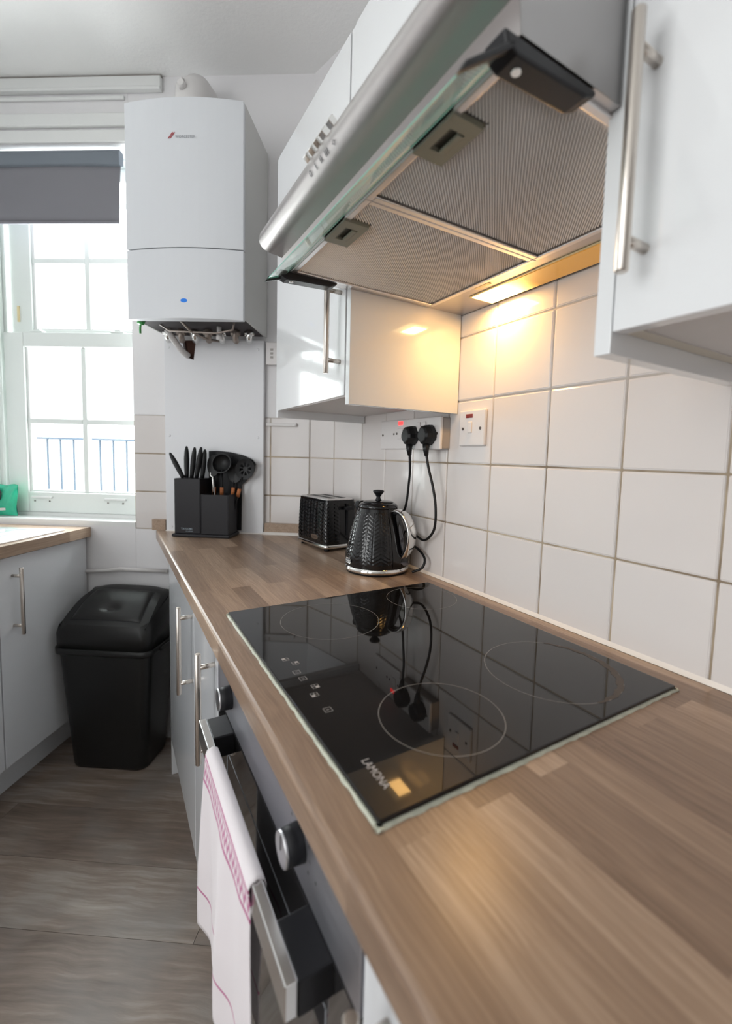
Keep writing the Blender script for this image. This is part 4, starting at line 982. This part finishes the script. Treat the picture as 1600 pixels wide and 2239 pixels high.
# underside: dark recess, valves and stubs
mb = MB(); mb.box((bs0+0.008, 0.02, 0.749), (bs1-0.008, 0.236, 0.7518)); BL.part('underside', mb, 'dark_in')
for k in range(7):
    s_ = 0.205+0.050*k
    mb = MB(); mb.tube([(s_, 0.10, 0.751), (s_, 0.10, 0.725), (s_+0.006, 0.08, 0.715)], 0.011, 10); mb.tube([(s_-0.016, 0.10, 0.738), (s_+0.016, 0.10, 0.738)], 0.009, 8); BL.part('pipe_valve', mb, 'copper' if k % 2 else 'chrome')
mb = MB(); mb.tube([(0.225, 0.19, 0.75), (0.235, 0.18, 0.728), (0.30, 0.16, 0.722), (0.46, 0.17, 0.726), (0.50, 0.16, 0.75)], 0.0035, 8); BL.part('cable_loop', mb, 'copper')
mb = MB(); mb.tube([(0.405, 0.205, 0.752), (0.385, 0.17, 0.725), (0.36, 0.10, 0.715), (0.33, 0.06, 0.72)], 0.0045, 8); BL.part('cable_loop', mb, 'copper')
mb = MB(); mb.tube([(0.298, 0.14, 0.75), (0.298, 0.138, 0.708)], 0.008, 12); mb.tube([(0.298, 0.138, 0.722), (0.298, 0.138, 0.706)], 0.0105, 12); BL.part('relief_spout', mb, 'pipe_w')
mb = MB(); mb.tube([(0.535, 0.19, 0.752), (0.545, 0.20, 0.738), (0.553, 0.19, 0.73), (0.556, 0.185, 0.712)], 0.0035, 8); mb.tube([(0.553, 0.20, 0.744), (0.53, 0.21, 0.738)], 0.0055, 8); BL.part('earth_wire', mb, 'green_wire')
mb = MB(); mb.tube([(0.502, 0.110, 0.7475), (0.494, 0.100, 0.728), (0.480, 0.056, 0.690), (0.474, 0.040, 0.680), (0.468, 0.022, 0.674)], 0.0115, 14); single('condensate_pipe', mb, 'pipe_w', FW, (0.48, 0.05, 0.665), label='white plastic drain pipe running from boiler into the board', cat='pipe')
# flue on top
FL = Thing('boiler_flue', 'white flue elbow on top of the boiler', 'flue', FW, (0.40, 0.11, 1.406))
mb = MB(); mb.tube([(0.392, 0.125, 1.406), (0.392, 0.125, 1.48), (0.392, 0.118, 1.515), (0.392, 0.095, 1.54), (0.392, 0.05, 1.55), (0.392, 0.001, 1.55)], [0.062, 0.060, 0.060, 0.058, 0.056, 0.056], 28); FL.part('flue_elbow', mb, 'pipe_w')
mb = MB(); mb.tube([(0.392, 0.125, 1.4065), (0.392, 0.125, 1.428)], 0.070, 28); FL.part('flange', mb, 'pipe_w', 0.003)
mb = MB(); mb.tube([(0.401, 0.176, 1.505), (0.401, 0.195, 1.508)], [0.014, 0.011], 16); mb.tube([(0.401, 0.176, 1.53), (0.401, 0.186, 1.525), (0.401, 0.19, 1.51)], 0.004, 8); FL.part('test_point_cap', mb, 'pipe_w')

# board under the boiler with the cut-out at its top
BDS = [(0.177, 0.0005), (0.563, 0.0005), (0.563, 0.758), (0.487, 0.758), (0.487, 0.70), (0.478, 0.665), (0.445, 0.665), (0.440, 0.70), (0.440, 0.735), (0.177, 0.735)]
mb = MB(); mb.prism([(0.177, 0.0), (0.563, 0.0), (0.563, 0.735), (0.492, 0.735), (0.480, 0.672), (0.448, 0.660), (0.438, 0.735), (0.177, 0.735)], 1, 0.003, 0.020)
BD = Thing('boxing_board', 'white board panel covering pipes below the boiler', 'panel', FW, (0.37, 0.01, 0.0))
BD.part('board', mb, 'board', 0.0012)
mb = MB(); mb.box((0.43, 0.0002, 0.655), (0.50, 0.0025, 0.7355)); BD.part('cavity', mb, 'brown_in')
for (s_, z_) in ((0.545, 0.372), (0.198, 0.372), (0.540, 0.018), (0.200, 0.018), (0.545, 0.705), (0.20, 0.70)):
    mb = MB(); mb.tube([(s_, 0.0195, z_), (s_, 0.0218, z_)], [0.005, 0.0035], 12); BD.part('screw_cap', mb, 'board')
# light switch box beyond boiler, wall strip
mb = MB(); mb.box((0.105, 0.0, 0.645), (0.168, 0.026, 0.728)); SB = Thing('fused_spur_box', 'small white spur box on wall right of the boiler', 'switch', FW, (0.136, 0, 0.645)); SB.part('box', mb, 'plate', 0.003)
mb = MB(); 
for k in range(3): mb.box((0.140, 0.0262, 0.668+0.014*k), (0.150, 0.0275, 0.676+0.014*k))
SB.part('fuse_cover', mb, 'plate_gap')
mb = MB(); mb.box((0.052, 0.0, 0.418), (0.172, 0.011, 0.429)); mb.box((0.052, 0.0, 0.4215), (0.060, 0.013, 0.431)); single('cable_trunking', mb, 'pipe_w', FW, (0.11, 0, 0.418), label='short white trunking strip on tiles beside the board', cat='trunking', bevel=0.002)
mb = MB(); mb.tube([(0.565, 0.012, -0.166), (0.76, 0.014, -0.163), (0.80, 0.013, -0.170), (0.985, 0.012, -0.184)], 0.0085, 12); single('wall_pipe', mb, 'pipe_w', FW, (0.75, 0.01, -0.18), label='thin white pipe along the wall above the bin', cat='pipe')

# ------------------------------------------------------------------ green packet on the sill
GP = Thing('cleaning_packet', 'green plastic packet with dark handle on window sill', 'packet', FW, (1.28, -0.05, 0.026))
mb = MB()
def pk(side):
    def f(u, v):
        b_ = 0.017*(1-abs(2*v-1)**3)*(1-abs(2*u-1)**6) + 0.002*sin(u*17+v*9); z = 0.028+0.128*v
        return (1.232+0.098*u + 0.004*sin(v*5), -0.045 + side*b_, z + 0.003*sin(u*9)*v)
    return f
mb.grid(18, 18, pk(1), flip=True); mb.grid(18, 18, pk(-1)); GP.part('packet_film', mb, 'greenbag')
mb = MB(); mb.tube([(1.298, -0.024, 0.143), (1.285, -0.022, 0.125), (1.288, -0.022, 0.100), (1.305, -0.022, 0.083), (1.325, -0.022, 0.08)], 0.0055, 8); GP.part('grip', mb, 'ink')
mb = MB(); mb.add([(1.268, -0.0262, 0.052), (1.300, -0.0262, 0.049), (1.300, -0.0258, 0.060), (1.268, -0.0258, 0.062)], [(0, 1, 2, 3)]); GP.part('printed_panel', mb, 'plate')

# ------------------------------------------------------------------ sockets and switches on the tiled wall
def plate(T, y0, y1, z0, z1, x0, x1, name='face_plate', parent=None):
    mb_ = MB(); mb_.box((x0, y0, z0), (x1, y1, z1)); return T.part(name, mb_, 'plate', 0.003, parent=parent, seg=3)
def dot(T, x, y, z, r, mat, parent=None, name='screw', l=0.0012):
    mb_ = MB(); mb_.tube([(x, y, z), (x-l, y, z)], r, 14); return T.part(name, mb_, mat, parent=parent)
def boxpart(T, name, x0, x1, y0, y1, z0, z1, mat, b=0.001, parent=None):
    mb_ = MB(); mb_.box((x0, y0, z0), (x1, y1, z1)); return T.part(name, mb_, mat, b, parent=parent)
S1_ = Thing('switched_spur', 'wide white switched spur plate with glowing red neon', 'switch', FR, (0, 0.845, 0.335))
plate(S1_, 0.768, 0.915, 0.335, 0.420, -0.009, -0.0002)
dot(S1_, -0.009, 0.900, 0.377, 0.0035, 'screw'); dot(S1_, -0.009, 0.838, 0.379, 0.0030, 'screw'); dot(S1_, -0.009, 0.822, 0.380, 0.0035, 'screw'); dot(S1_, -0.009, 0.776, 0.379, 0.0035, 'screw')
boxpart(S1_, 'neon_indicator', -0.0105, -0.008, 0.792, 0.815, 0.404, 0.414, 'neon_on')
boxpart(S1_, 'rocker', -0.013, -0.008, 0.787, 0.801, 0.364, 0.394, 'plate', 0.0015); boxpart(S1_, 'fuse_carrier', -0.0105, -0.008, 0.804, 0.818, 0.364, 0.394, 'plate', 0.001)
S2_ = Thing('double_socket', 'white double wall socket holding two black plugs', 'socket', FR, (0, 0.665, 0.333))
mb = MB(); mb.box((-0.024, 0.592, 0.335), (-0.0002, 0.738, 0.413)); S2_.part('back_box', mb, 'plate_gap', 0.002)
plate(S2_, 0.590, 0.740, 0.333, 0.415, -0.033, -0.0242)
dot(S2_, -0.033, 0.603, 0.373, 0.0035, 'screw'); dot(S2_, -0.033, 0.728, 0.373, 0.0035, 'screw')
for y in (0.655, 0.679): boxpart(S2_, 'rocker', -0.0365, -0.0325, y-0.007, y+0.007, 0.380, 0.404, 'plate', 0.0015)
S3_ = Thing('cooker_switch', 'square white cooker switch with dark red indicator', 'switch', FR, (0, 0.507, 0.342))
plate(S3_, 0.464, 0.549, 0.342, 0.425, -0.009, -0.0002)
boxpart(S3_, 'neon_indicator', -0.0105, -0.008, 0.503, 0.525, 0.407, 0.416, 'neon_off'); boxpart(S3_, 'rocker', -0.0125, -0.008, 0.504, 0.516, 0.372, 0.398, 'plate', 0.0015)
dot(S3_, -0.009, 0.535, 0.382, 0.0035, 'screw'); dot(S3_, -0.009, 0.477, 0.382, 0.0035, 'screw')
def smooth_path(pts_, n=8):
    P_ = [Vector(p) for p in pts_]; out = []
    for i in range(len(P_)-1):
        a = P_[max(i-1, 0)]; b = P_[i]; c = P_[i+1]; d = P_[min(i+2, len(P_)-1)]
        for k in range(n):
            t = k/n; out.append(0.5*((2*b)+(c-a)*t+(2*a-5*b+4*c-d)*t*t+(3*b-a-3*c+d)*t**3))
    out.append(P_[-1]); return out
def plug(label, y, z, path):
    T = Thing('plug', label, 'plug', FR, (-0.034, y, z), group='black plugs in the double socket')
    mb_ = MB(); sh = []
    for (yy, zz) in ((-0.0165, -0.014), (-0.0235, -0.005), (-0.0235, 0.006), (-0.014, 0.022), (-0.007, 0.027), (0.007, 0.027), (0.014, 0.022), (0.0235, 0.006), (0.0235, -0.005), (0.0165, -0.014), (0.006, -0.023), (-0.006, -0.023)): sh.append((y+yy, z+zz))
    r_ = [[(-0.0335, p[0], p[1]) for p in sh], [(-0.046, p[0], p[1]) for p in sh], [(-0.060, y+(p[0]-y)*0.88, z+(p[1]-z)*0.88) for p in sh], [(-0.064, y+(p[0]-y)*0.70, z+(p[1]-z)*0.70) for p in sh]]
    loft(mb_, r_, smooth=False); T.part('plug_body', mb_, 'plug', 0.002)
    mb_ = MB(); mb_.tube([(-0.048, y, z-0.020), (-0.048, y, z-0.036), (-0.046, y, z-0.050)], [0.0095, 0.0075, 0.0050], 12); T.part('strain_relief', mb_, 'plug')
    mb_ = MB(); mb_.tube(smooth_path([(-0.046, y, z-0.048)] + path), 0.0034, 10); T.part('cable', mb_, 'plug')
plug('black plug in left outlet, its cable dropping behind kettle', 0.700, 0.367, [(-0.042, 0.702, 0.275), (-0.038, 0.712, 0.235), (-0.034, 0.725, 0.190), (-0.030, 0.745, 0.160), (-0.022, 0.80, 0.115), (-0.020, 0.90, 0.06), (-0.022, 0.985, 0.020), (-0.028, 1.02, 0.010)])
plug('black plug in right outlet, its cable looping over the tiles', 0.626, 0.367, [(-0.042, 0.620, 0.285), (-0.036, 0.608, 0.240), (-0.032, 0.600, 0.195), (-0.028, 0.603, 0.150), (-0.022, 0.622, 0.118), (-0.020, 0.660, 0.094), (-0.018, 0.715, 0.105), (-0.0150, 0.76, 0.10), (-0.0085, 0.770, 0.085), (-0.0085, 0.735, 0.070), (-0.0125, 0.690, 0.062), (-0.018, 0.655, 0.045), (-0.028, 0.652, 0.022), (-0.045, 0.672, 0.008)])

# ------------------------------------------------------------------ kettle
kc = (-0.101, 0.764)
KA = atan2(-0.283-kc[1], -0.726-kc[0])       # direction to the camera side
FK = Frame(kc[0], kc[1], WT, KA + radians(52))   # local +x : handle direction
K = Thing('kettle', 'black herringbone embossed kettle with chrome handle', 'kettle', FK, (0, 0, 0))
mb = MB(); mb.lathe([(0.070, 0.0005), (0.084, 0.001), (0.0855, 0.004), (0.086, 0.006)], seg=64); K.part('power_base', mb, 'black')
mb = MB(); mb.lathe([(0.0845, 0.0062), (0.0878, 0.0066), (0.0880, 0.010), (0.0872, 0.0175), (0.0850, 0.0190)], seg=72); K.part('chrome_ring', mb, 'chrome')
def kr(z):
    t = (z-0.019)/(0.172-0.019); return 0.0862 - 0.006*t - 0.0265*t**2.1 + 0.002*sin(min(1, t*3)*pi)
def herring(a, z, ncol=24, pz=0.0100, amp=0.0009):
    u = (a/(2*pi)*ncol) % 1.0; tri = abs(2*((a/(2*pi)*ncol/2) % 1.0)-1)       # 0..1 over one column, mirrored in next
    ph = ((z + tri*0.013)/pz) % 1.0
    e = min(u, 1-u)
    return amp*((1-ph)*1.0) - (0.0008 if e < 0.06 else 0)
prof_ = [(kr(z), z) for z in np.linspace(0.0192, 0.172, 90)]
def kdisp(a, z):
    aa = (a+pi) % (2*pi)-pi
    k = 1.0
    if z < 0.027 or z > 0.163: k = 0
    if abs(aa) < 0.42: k = 0
    return herring(a, z)*k
mb = MB(); mb.lathe(prof_, seg=264, disp=kdisp, cap=False); K.part('kettle_body', mb, 'black_gloss')
mb = MB(); mb.lathe([(kr(0.172), 0.1718), (0.0535, 0.178), (0.0500, 0.1835), (0.0455, 0.1860), (0.042, 0.1870)], seg=64); K.part('collar', mb, 'black_gloss')
mb = MB(); mb.lathe([(0.0415, 0.1870), (0.0412, 0.1895), (0.034, 0.1915), (0.014, 0.1925), (0.004, 0.193)], seg=56); lo = K.part('lid', mb, 'black_gloss')
mb = MB(); mb.lathe([(0.010, 0.1925), (0.0065, 0.197), (0.0055, 0.202), (0.009, 0.208), (0.0145, 0.2145), (0.0155, 0.218), (0.012, 0.2205), (0.004, 0.2215)], seg=32); K.part('lid_knob', mb, 'black', parent=lo)
# smooth back strip with gauge
mb = MB()
def strip(u, v):
    z = 0.0215+0.142*v; a = (u-0.5)*0.80; r_ = kr(z)+0.0016+0.003*cos((u-0.5)*pi)*sin(v*pi)**0.4; return (r_*cos(a), r_*sin(a), z)
mb.grid(14, 24, strip); K.part('back_strip', mb, 'black_gloss')
mb = MB()
def gau(u, v):
    z = 0.052+0.082*v; a = (u-0.5)*0.20*min(1, (sin(v*pi)**0.35)) ; r_ = kr(z)+0.0052; return (r_*cos(a), r_*sin(a), z)
mb.grid(8, 18, gau); K.part('water_gauge', mb, 'gauge')
# handle: chrome outer strap, black inner
hp = smooth_path([(0.050, 0, 0.164), (0.070, 0, 0.168), (0.092, 0, 0.158), (0.108, 0, 0.132), (0.112, 0, 0.104), (0.106, 0, 0.074), (0.094, 0, 0.054), (0.083, 0, 0.046)], 6)
def strap(mb_, path, wds, th, off):
    n_ = len(path); rings = []
    for i, p in enumerate(path):
        d = (path[min(i+1, n_-1)]-path[max(i-1, 0)]).normalized(); nrm = Vector((-d.z, 0, d.x))
        if nrm.x < 0 and i > 3: pass
        nrm = Vector((d.z, 0, -d.x)) if (Vector((d.z, 0, -d.x)).dot(p-Vector((0.05, 0, 0.11))) > 0) else Vector((-d.z, 0, d.x))
        wd = wds(i/(n_-1)); ring = []
        for (a, b) in ((-1, 0), (-0.85, 0.7), (-0.4, 1.0), (0.4, 1.0), (0.85, 0.7), (1, 0), (0.7, -0.35), (-0.7, -0.35)):
            q_ = p + Vector((0, 1, 0))*a*wd + nrm*(b*th+off); ring.append(tuple(q_))
        rings.append(ring)
    loft(mb_, rings, smooth=True)
mb = MB(); strap(mb, hp, lambda t: 0.013+0.0065*sin(pi*min(1, t*1.05)), 0.0050, 0.0010); hd = K.part('handle', mb, 'chrome')
mb = MB(); strap(mb, hp, lambda t: 0.009+0.005*sin(pi*t), 0.003, -0.0055); K.part('handle_grip', mb, 'black', parent=hd)
mb = MB(); mb.grid(8, 8, lambda u, v: ((kr(0.03)+0.004+0.012*v)*cos((u-0.5)*0.3), (kr(0.03)+0.004+0.012*v)*sin((u-0.5)*0.3), 0.036-0.006*v)); K.part('switch_lever', mb, 'gauge')
# badge on the camera-left side of the body
ba = radians(-52-60)
mb = MB(); r_b = kr(0.034)+0.0022
def badge(mb_, rr, z0, a0, hw_, hh_, n_=24):
    pts_ = []
    for k in range(n_):
        a = 2*pi*k/n_; cx_ = (hw_-hh_)*(1 if cos(a) > 0 else -1); u = cx_+hh_*cos(a); v = hh_*sin(a); pts_.append((u, v))
    vs = [((rr)*cos(a0+u/rr), rr*sin(a0+u/rr), z0+v) for u, v in pts_]; mb_.add(vs, [tuple(range(n_))])
badge(mb, r_b, 0.034, ba, 0.016, 0.0075); K.part('badge', mb, 'chrome')
mb = MB(); badge(mb, r_b+0.0004, 0.034, ba, 0.0135, 0.0052); K.part('badge_face', mb, 'gauge')
mb = text_mb("De'Longhi", 0.0065, lambda u, v, h: ((r_b+0.0008)*cos(ba+u/r_b), (r_b+0.0008)*sin(ba+u/r_b), 0.034+v), width=0.023); K.part('printed_name', mb, 'plate')
# spout on the side away from the handle
mb = MB(); mb.prism([(-0.060, 0.172), (-0.052, 0.188), (-0.070, 0.186), (-0.0745, 0.178), (-0.064, 0.150)], 1, -0.014, 0.014); K.part('spout', mb, 'black_gloss', 0.003)

# ------------------------------------------------------------------ toaster
FT = Frame(-0.146, 1.012, WT, radians(6))      # local x: towards tiled wall (short side), local y: away
TW_, TL_, TH_ = 0.124, 0.205, 0.173
TO = Thing('toaster', 'black embossed two-slot toaster behind the kettle', 'toaster', FT, (TW_/2, TL_/2, 0))
def body_ring(z, grow=0.0, r=0.016):
    return [(p[0], p[1], z) for p in rrect(TW_/2, TL_/2, TW_/2+grow, TL_/2+grow, r, 5)]
def taper(z): t = (z-0.02)/(TH_-0.02); return -0.003 - 0.006*t*t
# dense body with chevrons: walk the perimeter
def perim(n):
    pts_ = rrect(TW_/2, TL_/2, TW_/2, TL_/2, 0.016, 8); P_ = [Vector((p[0], p[1], 0)) for p in pts_]; P_.append(P_[0])
    ls = [0];
    for i in range(1, len(P_)): ls.append(ls[-1]+(P_[i]-P_[i-1]).length)
    out = []
    for k in range(n):
        d = ls[-1]*k/n; i = max(j for j in range(len(ls)) if ls[j] <= d+1e-9); i = min(i, len(P_)-2)
        f_ = (d-ls[i])/(ls[i+1]-ls[i]); p = P_[i].lerp(P_[i+1], f_); tg = (P_[i+1]-P_[i]).normalized(); out.append((p, Vector((tg.y, -tg.x, 0)), d/ls[-1]))
    return out
PN = 300; pm = perim(PN); zs_ = np.linspace(0.022, TH_-0.006, 70); vs = []
for z in zs_:
    g_ = taper(z)
    for (p, nrm, a) in pm:
        k = 0 if (z < 0.03 or z > TH_-0.014) else 1
        if nrm.y < -0.9 and 0.055 < p.x < 0.110: k = 0
        q_ = p + nrm*(g_ + k*herring(a*2*pi, z, ncol=30, pz=0.0120, amp=0.0014)); vs.append((q_.x, q_.y, z))
mb = MB(); n_ = PN; mb.add(vs, [(j*n_+i, j*n_+(i+1) % n_, (j+1)*n_+(i+1) % n_, (j+1)*n_+i) for j in range(len(zs_)-1) for i in range(n_)], True); TO.part('toaster_body', mb, 'black_gloss')
mb = MB(); loft(mb, [body_ring(0.010, -0.001), body_ring(0.012, 0.001), body_ring(0.021, 0.0005), body_ring(0.0225, -0.003)]); TO.part('chrome_band', mb, 'chrome')
for (x, y) in ((0.018, 0.02), (0.10, 0.02), (0.018, 0.18), (0.10, 0.18)):
    mb = MB(); mb.cyl((x, y, 0.0003), (x, y, 0.0105), 0.009, 12); TO.part('foot', mb, 'black')
mb = MB(); z = TH_-0.0062; loft(mb, [body_ring(z, -0.0085), body_ring(z+0.003, -0.0095), body_ring(z+0.0045, -0.0125)]); lo = TO.part('top_plate', mb, 'alu')
for x0 in (0.026, 0.068):
    mb = MB(); mb.box((x0, 0.030, z+0.0046), (x0+0.022, 0.170, z+0.0052)); TO.part('bread_slot', mb, 'black_matt')
    mb = MB(); mb.box((x0-0.002, 0.026, z+0.0044), (x0, 0.174, z+0.0064)); mb.box((x0+0.022, 0.026, z+0.0044), (x0+0.024, 0.174, z+0.0064)); TO.part('slot_rim', mb, 'chrome')
mb = MB(); mb.box((0.080, -0.0008, 0.05), (0.084, 0.0040, 0.155)); TO.part('lever_track', mb, 'black_matt')
mb = MB(); mb.box((0.068, -0.014, 0.135), (0.098, 0.002, 0.146)); TO.part('lever', mb, 'black', 0.003)
for z_ in (0.032, 0.047):
    mb = MB(); mb.box((0.040, -0.0032, z_), (0.056, 0.003, z_+0.008)); TO.part('button', mb, 'black_gloss', 0.002)
# badge on the long side facing the camera-left (local -x)
mb = MB(); mb.prism([(0.072+0.013*cos(a)+0.012*(1 if cos(a) > 0 else -1)*0.8, 0.042+0.0078*sin(a)) for a in [2*pi*k/24 for k in range(24)]], 0, -0.0004, 0.004); TO.part('badge', mb, 'chrome')
mb = text_mb("De'Longhi", 0.0065, lambda u, v, h: (-0.0008, 0.072-u, 0.042+v), width=0.030); TO.part('printed_name', mb, 'ink')

# ------------------------------------------------------------------ knife and utensil block
KB = Thing('knife_block', 'matt black knife block with utensil holder by the board', 'knife block', FW, (0.37, 0.09, 0))
mb = MB(); mb.box((0.262, 0.040, 0.0003), (0.478, 0.142, 0.012)); KB.part('base_plate', mb, 'block', 0.004)
mb = MB(); mb.box((0.373, 0.046, 0.0125), (0.470, 0.134, 0.214)); KB.part('knife_slot_box', mb, 'block', 0.0025)
mb = MB(); a, b, c, d = 0.268, 0.3715, 0.046, 0.134
mb.box((a, c, 0.0125), (a+0.003, d, 0.158)); mb.box((b-0.003, c, 0.0125), (b, d, 0.158)); mb.box((a+0.003, c, 0.0125), (b-0.003, c+0.003, 0.158)); mb.box((a+0.003, d-0.003, 0.0125), (b-0.003, d, 0.158))
KB.part('utensil_box', mb, 'block', 0.0008)
mb = text_mb('TAYLORS', 0.0095, lambda u, v, h: (0.424-u, 0.1343, 0.030+v), width=0.042); KB.part('printed_name', mb, 'pale_ink')
mb = text_mb('EYE WITNESS', 0.0045, lambda u, v, h: (0.414-u, 0.1343, 0.0215+v), width=0.026); KB.part('printed_name', mb, 'pale_ink')
kn = [((0.452, 0.10, 0.2145), (0.500, 0.105, 0.306), 'black knife handle leaning left out of the block'), ((0.444, 0.09, 0.2145), (0.446, 0.085, 0.332), 'tallest black knife handle, upright at left of block'), ((0.428, 0.085, 0.2145), (0.415, 0.085, 0.329), 'second upright black knife handle in the block'), ((0.410, 0.085, 0.2145), (0.390, 0.085, 0.330), 'third upright black knife handle in the block'), ((0.392, 0.075, 0.2145), (0.380, 0.075, 0.322), 'rightmost black knife handle next to the utensils')]
for a, b, lab in kn:
    A, B = Vector(a), Vector(b); mb = MB(); pts_ = [A.lerp(B, t) for t in (0, 0.12, 0.35, 0.6, 0.85, 0.97, 1.0)]
    mb.tube(pts_, [0.0075, 0.0078, 0.0092, 0.0095, 0.0075, 0.0045, 0.002], 12)
    single('kitchen_knife', mb, 'plug', FW, a, label=lab, cat='knife', group='knives in the block')
def utensil(name, label, base, top, head, cat='utensil', collar=True, rod='plug', roff=0.0042):
    T = Thing(name, label, cat, FW, base); A, B = Vector(base), Vector(top)
    mb_ = MB(); mb_.tube([A, A.lerp(B, 0.5), B], [roff*1.0, roff, roff*0.9], 10); T.part('handle', mb_, rod)
    if collar:
        d = (B-A).normalized(); mb_ = MB(); c0 = A + d*0.135; mb_.tube([c0, c0+d*0.030], 0.0068, 12); T.part('collar', mb_, 'orange_wood')
    T.part('head', head, 'plug'); return T
def bowl(c, r_, ax, deep=0.5, seg=20):
    mb_ = MB(); ax = Vector(ax).normalized(); u = ax.cross(Vector((0, 0, 1))).normalized(); v = ax.cross(u); C_ = Vector(c)
    for sgn, rr in ((1, r_), (1, r_*0.90)):
        def f(a, b): 
            th = b*pi/2*0.98; ph = a*2*pi; q_ = C_ + (u*cos(ph)+v*sin(ph))*rr*cos(th) - ax*rr*sin(th)*deep*1.6; return tuple(q_)
        mb_.grid(seg+1, 9, f)
    for k in range(seg):
        pass
    def rim(a, b): rr = r_*(0.90+0.10*b); ph = a*2*pi; return tuple(C_ + (u*cos(ph)+v*sin(ph))*rr)
    mb_.grid(seg+1, 2, rim); return mb_
utensil('ladle', 'black ladle with its round bowl facing the room', (0.320, 0.075, 0.016), (0.318, 0.070, 0.248), bowl((0.316, 0.082, 0.272), 0.038, (0.05, 1.0, 0.25)))
# slotted spoon: shallow oval head with slots
def oval(c, hx, hz, th, slots=True, n_=28, tilt=0.0):
    mb_ = MB(); C_ = c
    def P_(a, r_, dt): x = hx*r_*cos(a); z_ = hz*r_*sin(a); return (C_[0]+x*cos(tilt)-z_*sin(tilt), C_[1]+dt+0.006*r_*r_, C_[2]+x*sin(tilt)+z_*cos(tilt))
    for (r0, r1) in (((0.0, 0.25), (0.62, 1.0)) if slots else ((0.0, 1.0),)):
        for dt in (0.0, th):
            mb_.add([P_(2*pi*k/n_, r0, dt) for k in range(n_)]+[P_(2*pi*k/n_, r1, dt) for k in range(n_)], [(k, (k+1) % n_, n_+(k+1) % n_, n_+k) for k in range(n_)], True)
        mb_.add([P_(2*pi*k/n_, r1, 0) for k in range(n_)]+[P_(2*pi*k/n_, r1, th) for k in range(n_)], [(k, (k+1) % n_, n_+(k+1) % n_, n_+k) for k in range(n_)], True)
    if slots:
        for k in range(8):
            a = 2*pi*k/8; d_ = 0.16
            for dt in (0.0, th): mb_.add([P_(a-d_, 0.22, dt), P_(a+d_, 0.22, dt), P_(a+d_*0.9, 0.66, dt), P_(a-d_*0.9, 0.66, dt)], [(0, 1, 2, 3)])
    return mb_
utensil('slotted_spoon', 'black slotted skimmer leaning right behind the holder', (0.290, 0.072, 0.016), (0.243, 0.062, 0.222), oval((0.233, 0.056, 0.252), 0.036, 0.040, 0.002, tilt=0.3))
utensil('serving_spoon', 'black serving spoon standing upright between knives and ladle', (0.352, 0.065, 0.016), (0.356, 0.052, 0.225), oval((0.357, 0.050, 0.262), 0.024, 0.040, 0.002, False))
utensil('pasta_spoon', 'black pasta spoon low behind the ladle', (0.300, 0.060, 0.016), (0.280, 0.048, 0.205), oval((0.276, 0.044, 0.235), 0.027, 0.036, 0.002, False))
PB = Thing('peeler', 'silver peeler standing in front in the utensil holder', 'peeler', FW, (0.325, 0.11, 0.016))
mb = MB(); mb.tube([(0.322, 0.115, 0.016), (0.336, 0.108, 0.222)], 0.0035, 10); mb.tube([(0.328, 0.122, 0.15), (0.338, 0.108, 0.222), (0.346, 0.108, 0.226), (0.346, 0.108, 0.238)], 0.0028, 8); PB.part('peeler_frame', mb, 'chrome')
# dark chopping mat behind the block: curved top
mb = MB(); pts_ = [(0.258, 0.013), (0.256, 0.190), (0.230, 0.215), (0.207, 0.245), (0.202, 0.272), (0.215, 0.288), (0.250, 0.303), (0.300, 0.314), (0.350, 0.318), (0.385, 0.316), (0.385, 0.10), (0.36, 0.013)]
mb.prism(pts_, 1, 0.030, 0.0335)
single('chopping_mat', mb, 'black_matt', FW, (0.30, 0.03, 0.0125), label='black flexible chopping mat standing behind the utensils', cat='chopping mat', bevel=0.0008)
